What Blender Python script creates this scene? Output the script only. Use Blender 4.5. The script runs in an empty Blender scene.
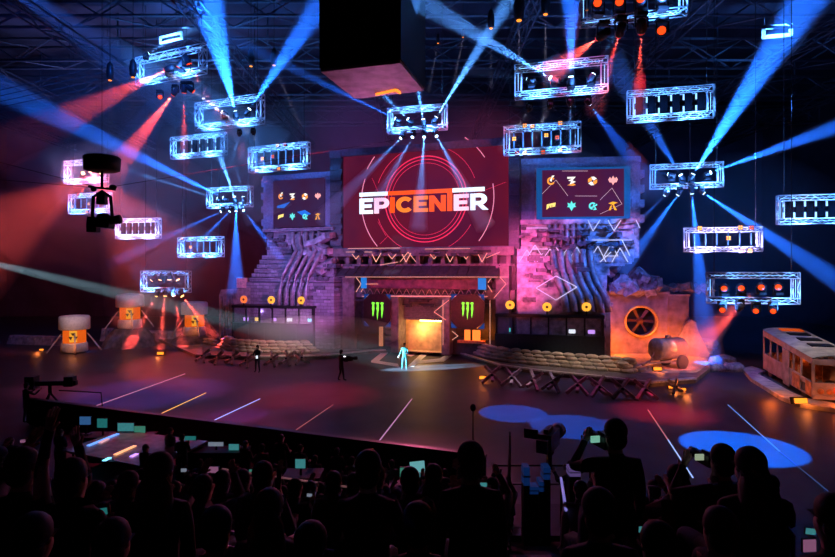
import bpy, math, random
from mathutils import Vector, Matrix, Euler
R = math.radians; PI = math.pi
SC = bpy.context.scene; COL = SC.collection
rnd = random.Random(11)
F = 24/36*835; CX = 417.5; HY = 270.0; CZ = 7.0
# ---------- layout helpers: where a sight line meets a depth or the ground ----------
def P(px, py, Y): return Vector(((px-CX)*Y/F, Y, CZ-(py-HY)*Y/F))
def G(px, py, z=0.0):
    Y = (CZ-z)*F/(py-HY); return Vector(((px-CX)*Y/F, Y, z))
class Fr:
    def __init__(s, px, Y, rot):
        s.o = Vector(((px-CX)*Y/F, Y)); s.r = R(rot)
        s.ex = Vector((math.cos(s.r), math.sin(s.r))); s.ey = Vector((-math.sin(s.r), math.cos(s.r)))
    def at(s, px, py, d=0.0):
        k = Vector(((px-CX)/F, 1.0)); q = s.o + s.ey*d
        t = q.dot(s.ey)/k.dot(s.ey); w = k*t
        return ((w-s.o).dot(s.ex), CZ-(py-HY)*t/F)
    def x(s, px, d=0.0): return s.at(px, HY, d)[0]
    def w(s, x, d, z): v = s.o+s.ex*x+s.ey*d; return Vector((v.x, v.y, z))
# ---------- materials ----------
MATS = {}
def mat(name, col, rough=.6, metal=0., emit=0., ecol=None, var=.25, scale=6., bump=0., brick=None, spec=.5, wave=None):
    if name in MATS: return MATS[name]
    m = bpy.data.materials.new(name); m.use_nodes = True; nt = m.node_tree; b = nt.nodes['Principled BSDF']
    c = (*col, 1) if len(col) == 3 else col
    if emit: ecol = ecol or col[:3]; c = tuple(v*.15 for v in c[:3])+(1,); spec = .1; m.cycles.emission_sampling = 'NONE'
    b.inputs['Roughness'].default_value = rough; b.inputs['Metallic'].default_value = metal
    b.inputs['Specular IOR Level'].default_value = spec
    tc = nt.nodes.new('ShaderNodeTexCoord')
    n = nt.nodes.new('ShaderNodeTexNoise'); n.inputs['Scale'].default_value = scale; n.inputs['Detail'].default_value = 5
    nt.links.new(tc.outputs['Object'], n.inputs['Vector'])
    r = nt.nodes.new('ShaderNodeValToRGB'); r.color_ramp.elements[0].position = .3; r.color_ramp.elements[1].position = .7
    r.color_ramp.elements[0].color = tuple(v*(1-var) for v in c[:3])+(1,)
    r.color_ramp.elements[1].color = tuple(min(1, v*(1+var)) for v in c[:3])+(1,)
    nt.links.new(n.outputs['Fac'], r.inputs['Fac']); out = r.outputs['Color']; h = n.outputs['Fac']
    if brick:
        mp = nt.nodes.new('ShaderNodeMapping'); mp.inputs['Rotation'].default_value = (R(90), 0, 0)
        nt.links.new(tc.outputs['Object'], mp.inputs['Vector'])
        bk = nt.nodes.new('ShaderNodeTexBrick'); bk.inputs['Scale'].default_value = 1.0
        bk.inputs['Brick Width'].default_value = brick[0]; bk.inputs['Row Height'].default_value = brick[1]; bk.inputs['Mortar Size'].default_value = brick[2]
        nt.links.new(mp.outputs[0], bk.inputs['Vector'])
        nt.links.new(out, bk.inputs['Color1'])
        bk.inputs['Color2'].default_value = tuple(v*.55 for v in c[:3])+(1,); bk.inputs['Mortar'].default_value = tuple(v*.35 for v in c[:3])+(1,)
        out = bk.outputs['Color']; h = bk.outputs['Fac']
    nt.links.new(out, b.inputs['Base Color'])
    if bump:
        bp = nt.nodes.new('ShaderNodeBump'); bp.inputs['Strength'].default_value = bump; bp.inputs['Distance'].default_value = .05
        nt.links.new(h, bp.inputs['Height']); nt.links.new(bp.outputs[0], b.inputs['Normal'])
        if brick: bp.invert = True
    if emit:
        b.inputs['Emission Color'].default_value = (*(ecol or c[:3]), 1); b.inputs['Emission Strength'].default_value = emit
    MATS[name] = m; return m
def haze_mat(name, dens, aniso=0.):
    if name in MATS: return MATS[name]
    m = bpy.data.materials.new(name); m.use_nodes = True; nt = m.node_tree; nt.nodes.clear()
    o = nt.nodes.new('ShaderNodeOutputMaterial'); v = nt.nodes.new('ShaderNodeVolumeScatter')
    v.inputs['Density'].default_value = dens; v.inputs['Anisotropy'].default_value = aniso; v.inputs['Color'].default_value = (1, 1, 1, 1)
    nt.links.new(v.outputs[0], o.inputs['Volume']); MATS[name] = m; return m
# ---------- mesh building ----------
def frame_of(d):
    d = d.normalized(); u = Vector((0, 0, 1)) if abs(d.z) < .95 else Vector((1, 0, 0))
    a = d.cross(u).normalized(); return a, a.cross(d)
class MB:
    def __init__(s): s.v = []; s.f = []; s.mi = []; s.cur = 0; s.sm = []
    def add(s, vs, fs, smooth=False):
        k = len(s.v); s.v += [tuple(v) for v in vs]
        for f in fs: s.f.append(tuple(i+k for i in f)); s.mi.append(s.cur); s.sm.append(smooth)
        return s
    def box(s, c, d, rot=None, taper=None):
        tx = taper or 1
        vs = [Vector((x*d[0]/2*(tx if z > 0 else 1), y*d[1]/2*(tx if z > 0 else 1), z*d[2]/2)) for x in (-1, 1) for y in (-1, 1) for z in (-1, 1)]
        if rot: e = Euler(rot).to_matrix(); vs = [e@v for v in vs]
        vs = [v+Vector(c) for v in vs]
        return s.add(vs, [(0, 1, 3, 2), (4, 6, 7, 5), (0, 4, 5, 1), (2, 3, 7, 6), (0, 2, 6, 4), (1, 5, 7, 3)])
    def bb(s, x0, x1, y0, y1, z0, z1): return s.box(((x0+x1)/2, (y0+y1)/2, (z0+z1)/2), (abs(x1-x0), abs(y1-y0), abs(z1-z0)))
    def bar(s, a, b, w, h=None):
        a = Vector(a); b = Vector(b); h = h or w; u, v = frame_of(b-a); u = u*w/2; v = v*h/2
        vs = [p+q for p in (a, b) for q in (-u-v, u-v, u+v, -u+v)]
        return s.add(vs, [(0, 1, 2, 3), (7, 6, 5, 4)]+[(i, i+4, (i+1) % 4+4, (i+1) % 4) for i in range(4)])
    def tube(s, pts, r, n=8, closed=False):
        pts = [Vector(p) for p in pts]; m = len(pts); rs = r if isinstance(r, (list, tuple)) else [r]*m; vs = []
        for i, p in enumerate(pts):
            d = (pts[(i+1) % m] if (closed or i < m-1) else p)-(pts[i-1] if (closed or i > 0) else p)
            u, v = frame_of(d)
            vs += [p+(u*math.cos(2*PI*k/n)+v*math.sin(2*PI*k/n))*rs[i] for k in range(n)]
        fs = []
        for i in range(m if closed else m-1):
            j = (i+1) % m
            fs += [(i*n+k, i*n+(k+1) % n, j*n+(k+1) % n, j*n+k) for k in range(n)]
        if not closed: fs += [tuple(range(n-1, -1, -1)), tuple((m-1)*n+k for k in range(n))]
        return s.add(vs, fs, n > 4)
    def lathe(s, prof, c=(0, 0, 0), n=16, axis='z', smooth=True, caps=True):
        vs = []; m = len(prof); c = Vector(c)
        for r, z in prof:
            for k in range(n):
                a = 2*PI*k/n; q = (r*math.cos(a), r*math.sin(a), z)
                if axis == 'y': q = (q[0], q[2], -q[1])
                if axis == 'x': q = (q[2], q[0], q[1])
                vs.append(c+Vector(q))
        fs = [(i*n+k, i*n+(k+1) % n, (i+1)*n+(k+1) % n, (i+1)*n+k) for i in range(m-1) for k in range(n)]
        if caps: fs += [tuple(range(n-1, -1, -1)), tuple((m-1)*n+k for k in range(n))]
        else: fs += [((m-1)*n+k, (m-1)*n+(k+1) % n, (k+1) % n, k) for k in range(n)]
        return s.add(vs, fs, smooth)
    def prism(s, pts, fn, t):
        """pts 2D outline; fn(u, v, depth) -> 3D; extruded 0..t"""
        n = len(pts); vs = [fn(u, v, 0) for u, v in pts]+[fn(u, v, t) for u, v in pts]
        return s.add(vs, [tuple(range(n)), tuple(range(2*n-1, n-1, -1))]+[(i, i+n, (i+1) % n+n, (i+1) % n) for i in range(n)])
    def xz(s, pts, y, t): return s.prism(pts, lambda u, v, d: Vector((u, y+d, v)), t)
    def xy(s, pts, z, t): return s.prism(pts, lambda u, v, d: Vector((u, v, z+d)), t)
    def yz(s, pts, x, t): return s.prism(pts, lambda u, v, d: Vector((x+d, u, v)), t)
    def ball(s, c, r, n=10, m=7, sq=1.0):
        r = r if isinstance(r, (tuple, list)) else (r, r, r); vs = []; c = Vector(c)
        def pw(x): return math.copysign(abs(x)**sq, x)
        for i in range(1, m):
            t = PI*i/m
            for k in range(n):
                a = 2*PI*k/n
                vs.append(c+Vector((r[0]*pw(math.sin(t))*pw(math.cos(a)), r[1]*pw(math.sin(t))*pw(math.sin(a)), r[2]*pw(math.cos(t)))))
        vs += [c+Vector((0, 0, r[2])), c-Vector((0, 0, r[2]))]; T = len(vs)-2
        fs = [((i)*n+(k+1) % n, i*n+k, (i+1)*n+k, (i+1)*n+(k+1) % n) for i in range(m-2) for k in range(n)]
        fs += [(k, (k+1) % n, T) for k in range(n)]+[((m-2)*n+(k+1) % n, (m-2)*n+k, T+1) for k in range(n)]
        return s.add(vs, fs, True)
    def tex(s, fn):
        s.v = [tuple(fn(Vector(v))) for v in s.v]; return s
    def build(s, name, m, parent=None, loc=None, rotz=0.):
        me = bpy.data.meshes.new(name); me.from_pydata(s.v, [], s.f)
        for x in (m if isinstance(m, list) else [m]): me.materials.append(x)
        me.polygons.foreach_set('material_index', s.mi); me.polygons.foreach_set('use_smooth', s.sm)
        me.update(); 
        import bmesh
        bm = bmesh.new(); bm.from_mesh(me); bmesh.ops.recalc_face_normals(bm, faces=bm.faces); bm.to_mesh(me); bm.free()
        o = bpy.data.objects.new(name, me); COL.objects.link(o)
        if parent: o.parent = parent
        if loc is not None: o.location = loc
        o.rotation_euler.z = rotz
        return o
def tag(o, label=None, cat=None, group=None, kind=None):
    if label: o['label'] = label
    if cat: o['category'] = cat
    if group: o['group'] = group
    if kind: o['kind'] = kind
    return o
def thing(name, label, cat, loc=(0, 0, 0), rotz=0., group=None):
    o = bpy.data.objects.new(name, None); COL.objects.link(o); o.empty_display_size = .2
    o.location = loc; o.rotation_euler = (0, 0, rotz); return tag(o, label, cat, group)
KIDS = {}
def dup(root, loc=None, rot=None, label=None, group=None, scale=None):
    if root.name not in KIDS: KIDS[root.name] = [(c, list(c.children)) for c in root.children]
    r = root.copy(); COL.objects.link(r)
    if loc is not None: r.location = loc
    if rot is not None: r.rotation_euler = rot if isinstance(rot, (tuple, list, Euler)) else (0, 0, rot)
    if scale: r.scale = (scale,)*3
    if label: r['label'] = label
    if group: r['group'] = group
    for c, gs in KIDS[root.name]:
        d = c.copy(); COL.objects.link(d); d.parent = r
        for g in gs: e = g.copy(); COL.objects.link(e); e.parent = d
    return r
def struct(mb, name, m, **k): o = mb.build(name, m, **k); o['kind'] = 'structure'; return o
def bez(a, b, c, n=8):
    a, b, c = Vector(a), Vector(b), Vector(c)
    return [a*(1-t)**2+b*2*t*(1-t)+c*t*t for t in [i/n for i in range(n+1)]]
# ---------- lights ----------
def light(kind, loc, tgt, col, E, size=.1, ang=30, blend=.3, sy=None):
    l = bpy.data.lights.new('lamp', kind); l.energy = E; l.color = col
    if kind == 'SPOT': l.spot_size = R(ang); l.spot_blend = blend; l.shadow_soft_size = size
    elif kind == 'AREA':
        l.size = size
        if sy: l.shape = 'RECTANGLE'; l.size_y = sy
    else: l.shadow_soft_size = size
    o = bpy.data.objects.new('lamp', l); COL.objects.link(o); o.location = loc
    if tgt is not None: o.rotation_euler = (Vector(tgt)-Vector(loc)).to_track_quat('-Z', 'Y').to_euler()
    return o
# ================= camera, world =================
cam = bpy.data.objects.new('camera', bpy.data.cameras.new('camera')); COL.objects.link(cam); SC.camera = cam
cam.location = (0, 0, CZ); cam.rotation_euler = (PI/2, 0, 0); cam.data.lens = 24; cam.data.sensor_width = 36
cam.data.shift_y = -(278.5-HY)/835; cam.data.clip_end = 400
wd = bpy.data.worlds.new('world'); SC.world = wd; wd.use_nodes = True
wd.node_tree.nodes['Background'].inputs[0].default_value = (.01, .02, .06, 1); wd.node_tree.nodes['Background'].inputs[1].default_value = .15
SC.view_settings.view_transform = 'Standard'; SC.view_settings.look = 'None'; SC.view_settings.gamma = 1; SC.view_settings.use_curve_mapping = False
SC.view_settings.exposure = 0
SC.cycles.use_denoising = True; SC.cycles.max_bounces = 4; SC.cycles.volume_bounces = 0; SC.cycles.diffuse_bounces = 2
SC.cycles.sample_clamp_indirect = 3; SC.cycles.caustics_reflective = False; SC.cycles.transparent_max_bounces = 64
SC.cycles.volume_max_steps = 64

# materials
M_floor = mat('arena_floor', (.045, .037, .05), .5, var=.25, scale=.6, bump=.05)
M_black = mat('black_metal', (.012, .012, .015), .5, .3)
M_dark = mat('dark_paint', (.03, .03, .04), .6)
M_truss = mat('truss_aluminium', (.82, .84, .88), .38, .2, var=.08)
M_led = mat('truss_led', (.5, .75, 1), .4, emit=3.5, ecol=(.2, .45, 1.0))
M_ledr = mat('truss_led_warm', (.7, .6, 1), .4, emit=3, ecol=(.45, .4, 1.0))
M_blens = mat('blue_lens', (.6, .8, 1), .2, emit=8, ecol=(.5, .75, 1))
M_rlens = mat('red_lens', (1, .1, .03), .2, emit=1.7, ecol=(1, .06, .008))
M_wlens = mat('warm_lens', (1, .7, .2), .2, emit=7, ecol=(1, .55, .15))
M_amber = mat('amber_cell', (1, .5, .1), .2, emit=2.2, ecol=(1, .33, .06))
M_amber2 = mat('red_cell', (1, .2, .1), .2, emit=.9, ecol=(1, .12, .04))
M_void = mat('panel_void', (.004, .004, .006), .9, spec=0)
M_pale = mat('pale_end', (.7, .85, 1), .3, emit=1.6, ecol=(.35, .65, 1))
M_line = mat('white_line', (.9, .7, .8), .3, emit=.8, ecol=(1, .62, .75))
M_lineb = mat('projection_blue', (.7, .8, 1), .3, emit=1.1, ecol=(.75, .72, 1))
M_linew = mat('projection_warm', (.9, .7, .6), .3, emit=1.3, ecol=(1, .45, .33))
H_beam = haze_mat('beam_haze', .06)

# ================= arena shell =================
XL, XR, YB, ZC = -62, 52, 84, 31
struct(MB().bb(XL, XR, -6, YB, -.4, 0), 'floor', M_floor)
M_wall = mat('arena_wall', (.035, .032, .055), .9, var=.4, scale=.3)
struct(MB().bb(XL, XR, YB, YB+.5, 0, ZC), 'wall_back', M_wall)
struct(MB().bb(XL-.5, XL, -6, YB, 0, ZC), 'wall_left', M_wall)
struct(MB().bb(XR, XR+.5, -6, YB, 0, ZC), 'wall_right', M_wall)
struct(MB().bb(XL, XR, -6.5, -6, 0, ZC), 'wall_front', M_wall)
struct(MB().bb(XL, XR, -6, YB, ZC, ZC+.5), 'ceiling', M_wall)
# roof girders
def box_truss(m, a, b, s=.4, r=.03, rd=.017, step=.5, faces=(0, 1, 2, 3)):
    a = Vector(a); b = Vector(b); L = (b-a).length; d = (b-a).normalized(); u, v = frame_of(d); u *= s/2; v *= s/2
    cs = [u+v, u-v, -u-v, -u+v]
    for c in cs: m.tube([a+c, b+c], r, 6)
    n = max(2, int(round(L/step)))
    for k in faces:
        p, q = cs[k], cs[(k+1) % 4]
        for i in range(n):
            x, y = (p, q) if (i+k) % 2 else (q, p)
            m.tube([a+d*L*i/n+x, a+d*L*(i+1)/n+y], rd, 4)
    for e in (a, b):
        for k in range(4): m.tube([e+cs[k], e+cs[(k+1) % 4]], r, 4)
    return m
M_girder = mat('roof_steel', (.05, .055, .075), .6, .1)
for i, y in enumerate([16, 25, 34, 43, 52, 62, 73]):
    m = MB(); box_truss(m, (XL, y, 27.2), (XR, y, 27.2), 2.0, .12, .07, 3.2)
    for x in range(-56, 50, 14): m.tube([(x, y, 28), (x, y, ZC)], .08, 6)
    tag(m.build('roof_girder', M_girder), kind='structure')
for i, x in enumerate([-52, -40, -28, -16, -4, 8, 20, 32, 44]):
    m = MB(); box_truss(m, (x, 8, 25.6), (x, YB, 25.6), 1.0, .08, .05, 2.6)
    tag(m.build('roof_girder', M_girder), kind='structure')
# catwalk lit by the beams, top left
m = MB()
for k in range(4): m.bar(P(-20+k*7, 95+k*4, 40), P(170, 50+k*7, 50), .06)
tag(m.build('catwalk_rail', M_girder), 'long pale handrails of the roof catwalk in the upper left', 'railing', kind='structure')

# ================= stage deck =================
ped = [(196, 355), (255, 357), (326, 356), (368, 351), (398, 349.5), (440, 349), (462, 354), (500, 365.5), (540, 371), (600, 377), (650, 383), (696, 379), (716, 363)]
front = [G(x, y, .25) for x, y in ped]
back = [Vector((26, 62, .25)), Vector((-34, 66, .25))]
M_deck = mat('stage_deck', (.17, .14, .13), .7, var=.35, scale=1.5, bump=.15)
struct(MB().xy([(p.x, p.y) for p in front+back], 0.002, .25), 'stage_deck', M_deck)
m = MB()
for a, b in zip(front[:-2], front[1:-1]):
    if True: m.bar(a+Vector((0, .06, .03)), b+Vector((0, .06, .03)), .28, .1)
struct(m, 'trim_1', mat('stage_rim', (.55, .52, .5), .6))
# painted white emblem on the floor around the presenter
M_white = mat('white_paint', (.8, .8, .8), .6, var=.1)
def gpoly(m, pts, t=.012):
    w = [G(x, y) for x, y in pts]; m.xy([(p.x, p.y) for p in w], .003, t)
m = MB()
for q in ([(371, 361), (381, 353), (388, 353), (379, 361), (398, 364), (399, 367), (371, 362.5)],
          [(408, 366), (424, 351), (446, 350), (444, 353.5), (428, 354), (414, 366.5)],
          [(416, 361), (440, 358.5), (450, 352), (457, 352), (444, 361.5), (416, 364)],
          [(386, 350), (402, 348), (404, 351), (390, 353)], [(405, 355), (418, 350), (424, 350), (411, 357)]): gpoly(m, q)
tag(m.build('floor_emblem', M_white), 'white angular emblem painted on the floor around the presenter', 'emblem')
# LED light lines let into the floor
def fline(a, b, mt, w=.04):
    p, q = G(*a), G(*b); m = MB(); m.bar(p+Vector((0, 0, .012)), q+Vector((0, 0, .012)), w, .02); return m
fl = [((93, 407), (185, 374), (1, .35, .55), 1.1, 'pink-white', 'leftmost, running up toward the barrels'),
      ((150, 419), (206, 393), (1, .45, .12), 2.0, 'orange', 'just right of the leftmost line'),
      ((213, 421), (260, 399), (.35, .4, 1), 2.4, 'blue-violet', 'left of the man with the camera rig'),
      ((286, 437), (333, 405), (1, .25, .3), .5, 'dim red', 'left of the centre'),
      ((377, 444), (412, 399), (.8, .35, .7), 1.2, 'lilac', 'pointing at the presenter'),
      ((648, 410), (668, 440), (1, .3, .35), .8, 'dim red', 'over the red pool of light at right'),
      ((668, 440), (693, 478), (.35, .5, 1), 2.0, 'pale blue', 'lower right, left of the large blue pool'),
      ((728, 405), (780, 452), (.15, .35, 1), 1.2, 'blue', 'crossing the large blue pool of light'),
      ((780, 452), (835, 497), (.1, .2, .6), .4, 'dark blue', 'running off the right edge')]
for i, (a, b, c, e, cn, wh) in enumerate(fl):
    o = fline(a, b, 0).build('floor_light_strip', mat('strip%d' % i, c, .3, emit=e*.6, ecol=c))
    tag(o, cn+' thin light strip in the dark floor, '+wh, 'light strip', 'light strips in the arena floor')

# ================= main facade =================
FM = Fr(426, 46.15, -18.7)
th = thing('stage_facade', 'tall centre stage facade of dark riveted beams and pillars holding the big screen', 'stage set', (FM.o.x, FM.o.y, 0), FM.r)
SF = [None]
M_fac = mat('facade_steel', (.16, .13, .15), .55, .15, var=.45, scale=2.2, bump=.3)
M_facd = mat('facade_dark', (.05, .045, .055), .6, var=.4, scale=3)
M_conc = mat('facade_concrete', (.28, .24, .25), .75, var=.35, scale=1.3, bump=.3, brick=(1.3, .45, .03))
x0, x1 = FM.x(334), FM.x(516)
def fz(px, py, d=0): return FM.at(px, py, d)
zt = fz(426, 150)[1]; zb = fz(426, 247)[1]
MB().bb(x0-.3, x1+.3, .5, 2.2, 0, zt+.5).build('back_wall', M_facd, th)
m = MB()
for a, b in ((x0-.3, FM.x(343)), (FM.x(509), x1+.3)):
    m.bb(a, b, -.15, .5, zb, zt+.3)
    for k in range(9): m.bb(a+.05, b-.05, -.3, -.1, zb+.2+k*.95, zb+.75+k*.95)
m.bb(x0-.3, x1+.3, -.25, .5, zt-.1, zt+.5); m.bb(x0-.3, x1+.3, -.25, .5, zb-.25, zb)
m.build('screen_surround', mat('surround', (.07, .08, .12), .5), th)
def lz(py): return FM.at(426, py, 0)[1]
m = MB()   # upper cornice with pilasters
m.bb(x0, x1, -.9, .6, lz(256), lz(248)); m.bb(x0, x1, -.6, .6, lz(266), lz(264))
for k in range(15): 
    xx = x0+.5+k*(x1-x0-1)/14; m.bb(xx-.17, xx+.17, -.55, .5, lz(264.5), lz(256))
m.build('cornice', M_fac, th)
m = MB()   # sloping awning
m.yz([(.5, lz(265)), (-.4, lz(265)), (-2.0, lz(276)), (-2.0, lz(277.5)), (.5, lz(277.5))], x0+1.1, x1-x0-2.2)
for k in range(18):
    xx = x0+1.2+k*(x1-x0-2.4)/17; m.bar((xx, -.4, lz(265)+.05), (xx, -2.05, lz(276)+.03), .07)
m.build('awning', M_facd, th)
# LED fascia
xa, xb = FM.x(361, -1.7), FM.x(486, -1.7)
za, zb2 = FM.at(426, 277.5, -1.7)[1], FM.at(426, 289, -1.7)[1]
fa = MB().bb(xa, xb, -1.7, .4, zb2, za).build('fascia', mat('fascia_red', (.14, .05, .08), .5, var=.5, scale=2), th)
for (a, b) in ((361, 366.5), (478, 486)):
    MB().bb(FM.x(a, -1.74), FM.x(b, -1.74), -1.76, -1.69, zb2, za).build('blue_panel', mat('blue_led', (.05, .3, .8), .4, emit=.8, ecol=(.02, .25, .85)), fa)
# lattice below
m = MB(); n = 16
zl0, zl1 = FM.at(426, 296, -1.5)[1], zb2
for k in range(n):
    a = xa+.1+(xb-xa-.2)*k/n; b = xa+.1+(xb-xa-.2)*(k+1)/n; c = (a+b)/2
    m.tube([(a, -1.55, zl1), (c, -1.55, zl0), (b, -1.55, zl1)], .035, 5)
m.tube([(xa, -1.55, zl0), (xb, -1.55, zl0)], .06, 6)
m.build('lattice', mat('lattice_steel', (.6, .45, .42), .5, .1), th)
m = MB()
for px in (347, 353, 500, 506): xx = FM.x(px, -.6); m.bb(xx-.28, xx+.28, -.9, .5, .25, lz(266))
for px in (396, 446.5): xx = FM.x(px, -1.2); m.bb(xx-.33, xx+.33, -1.5, .5, .25, zl0)
m.bb(x0, x1, -.5, .5, lz(298), lz(289))
for k in range(11):
    zz = .6+k*.5; m.bb(FM.x(386, -.4), FM.x(393, -.4), -.55, .5, zz, zz+.38)
m.build('pillar_row', M_fac, th)
# shutter and doorway
xs0, xs1 = FM.x(400.5, -.3), FM.x(442, -.3); zs = FM.at(421, 320, -.3)[1]
m = MB()
for k in range(12):
    z = zs+k*(lz(298)-zs)/12; m.bb(xs0, xs1, -.3, -.1, z, z+.1)
    m.bb(xs0, xs1, -.22, 0, z+.1, z+.2)
m.build('shutter', mat('shutter_steel', (.16, .13, .14), .5, .3), th)
# passage behind the shutter (dug through the back wall as a lit alcove standing in front of it)
m = MB(); m.bb(xs0, xs1, .3, .48, .25, zs); m.bb(xs0-.1, xs0, -.3, .48, .25, zs); m.bb(xs1, xs1+.1, -.3, .48, .25, zs)
m.build('passage', mat('passage_wall', (.62, .42, .2), .7, var=.35, scale=1.4), th)
MB().bb(xs0+1.6, xs1-.1, .0, .12, zs-.12, zs-.04).build('passage_lamp', mat('passage_lamp', (1, .8, .4), .3, emit=14, ecol=(1, .62, .2)), th)
MB().bb(x0, xs0-.1, -.45, .5, .25, 1.5).build('plinth', M_facd, th); MB().bb(xs1+.1, x1, -.45, .5, .25, 1.5).build('plinth', M_facd, th)
MB().bb(xs0, xs1, -.6, .3, .25, .3).build('passage_floor', mat('passage_floor', (.6, .45, .25), .6, var=.4, scale=3), th)
# window row under right panel
m = MB(); 
for a, b in ((464.5, 470), (472.5, 480)):
    m.bb(FM.x(a, -.6), FM.x(b, -.6), -.62, -.5, FM.at(470, 341, -.6)[1], FM.at(470, 330, -.6)[1])
m.build('window', mat('orange_window', (1, .4, .1), .4, emit=1.6, ecol=(1, .2, .03)), th)
MB().bb(FM.x(379, -.6), FM.x(382.5, -.6), -.62, -.45, .6, FM.at(380, 320, -.6)[1]).build('window', mat('pale_window', (1, .5, .3), .4, emit=.5, ecol=(1, .35, .18)), th)
MB().bb(FM.x(458, -.7), FM.x(485, -.7), -.9, -.45, FM.at(470, 343, -.7)[1], FM.at(470, 340.5, -.7)[1]).build('sill', mat('orange_sill', (.8, .3, .1), .5), th)
m = MB()
for k in range(60):
    a, zz = FM.at(rnd.uniform(344, 500), rnd.choice([250, 253, 280, 292, 299, 304]), -.9); m.bb(a, a+rnd.uniform(.3, 1.2), -1.0 if zz > 7.3 else -.6, 0, zz-rnd.uniform(.08, .3), zz)
m.build('surface_plates', M_facd, th)['kind'] = 'stuff'
def build_runs(m, name, mt, parent):
    mk = m.marks+[(len(m.v), len(m.f))]
    for (v0, f0), (v1, f1) in zip(mk[:-1], mk[1:]):
        n = MB(); n.v = m.v[v0:v1]; n.f = [tuple(i-v0 for i in f) for f in m.f[f0:f1]]; n.mi = m.mi[f0:f1]; n.sm = m.sm[f0:f1]; n.build(name, mt, parent)
m = MB()   # projected light lines on the girders, built as glowing bars
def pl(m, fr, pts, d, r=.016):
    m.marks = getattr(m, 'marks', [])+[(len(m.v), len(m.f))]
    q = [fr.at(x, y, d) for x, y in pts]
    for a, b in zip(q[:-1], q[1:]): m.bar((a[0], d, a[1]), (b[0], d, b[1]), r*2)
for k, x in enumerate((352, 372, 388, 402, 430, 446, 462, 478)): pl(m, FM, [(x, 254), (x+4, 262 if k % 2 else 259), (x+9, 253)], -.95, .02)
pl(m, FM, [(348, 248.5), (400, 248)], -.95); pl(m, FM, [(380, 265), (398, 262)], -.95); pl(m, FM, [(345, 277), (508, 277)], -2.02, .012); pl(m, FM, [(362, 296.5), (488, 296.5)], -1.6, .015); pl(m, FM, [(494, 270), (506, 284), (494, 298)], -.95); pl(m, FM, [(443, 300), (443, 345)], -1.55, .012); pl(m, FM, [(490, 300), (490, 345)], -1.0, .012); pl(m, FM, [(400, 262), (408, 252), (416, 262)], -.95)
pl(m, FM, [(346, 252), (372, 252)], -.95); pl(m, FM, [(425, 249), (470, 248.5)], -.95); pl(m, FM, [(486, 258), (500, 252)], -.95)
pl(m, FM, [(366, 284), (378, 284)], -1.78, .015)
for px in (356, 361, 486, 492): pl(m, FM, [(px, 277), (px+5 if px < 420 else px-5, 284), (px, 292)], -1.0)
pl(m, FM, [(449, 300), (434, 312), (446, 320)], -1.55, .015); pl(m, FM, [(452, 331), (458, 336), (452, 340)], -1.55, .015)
build_runs(m, 'projected_line', M_linew, th)

# ---- big screen ----
scr = thing('video_screen', 'huge crimson video screen above the gate reading EPICENTER', 'screen', (FM.o.x, FM.o.y, 0), FM.r)
def screen_mat(name, c0, c1, e, sc):
    m = mat(name, (.02, .01, .015), .45, emit=e, ecol=c0, var=.2); nt = m.node_tree; b = nt.nodes['Principled BSDF']
    tc = nt.nodes.new('ShaderNodeTexCoord'); n = nt.nodes.new('ShaderNodeTexNoise'); n.inputs['Scale'].default_value = sc
    r = nt.nodes.new('ShaderNodeValToRGB'); r.color_ramp.elements[0].position = .35; r.color_ramp.elements[1].position = .7
    r.color_ramp.elements[0].color = (*c0, 1); r.color_ramp.elements[1].color = (*c1, 1)
    nt.links.new(tc.outputs['Object'], n.inputs['Vector']); nt.links.new(n.outputs['Fac'], r.inputs['Fac']); nt.links.new(r.outputs['Color'], b.inputs['Emission Color'])
    return m
sx0, sx1 = FM.x(344), FM.x(508.5)
MB().bb(sx0, sx1, -.12, .45, zb, zt-.1).build('display', screen_mat('main_display', (.22, .010, .035), (.12, .008, .045), .6, .25), scr)
M_ring = mat('ring_red', (1, .1, .2), .4, emit=.9, ecol=(1, .035, .12)); M_ringp = mat('ring_pink', (1, .5, .7), .4, emit=1.0, ecol=(1, .3, .5))
cxr, czr = FM.at(425, 199, -.15)
def ring(m, r, w, a0=0, a1=360, y=-.16):
    n = max(4, int(abs(a1-a0)/5)); pts = []
    for k in range(n+1):
        a = R(a0+(a1-a0)*k/n); pts.append((a, r))
    for (a, _), (b, _) in zip(pts[:-1], pts[1:]):
        q = [(cxr+(r-w/2)*math.cos(a), czr+(r-w/2)*math.sin(a)), (cxr+(r+w/2)*math.cos(a), czr+(r+w/2)*math.sin(a)),
             (cxr+(r+w/2)*math.cos(b), czr+(r+w/2)*math.sin(b)), (cxr+(r-w/2)*math.cos(b), czr+(r-w/2)*math.sin(b))]
        m.xz(q, y, .03)
for q in ((3.55, .09), (3.28, .06), (2.98, .03), (4.45, .03, 20, 160), (4.45, .03, 200, 330)): m = MB(); ring(m, *q); m.build('red_ring', M_ring, scr)
for q in ((5.75, .06, 160, 222), (5.75, .06, -38, 10), (5.9, .06, 32, 55), (5.9, .06, 140, 152)): m = MB(); ring(m, *q); m.build('pink_arc', M_ringp, scr)
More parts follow.
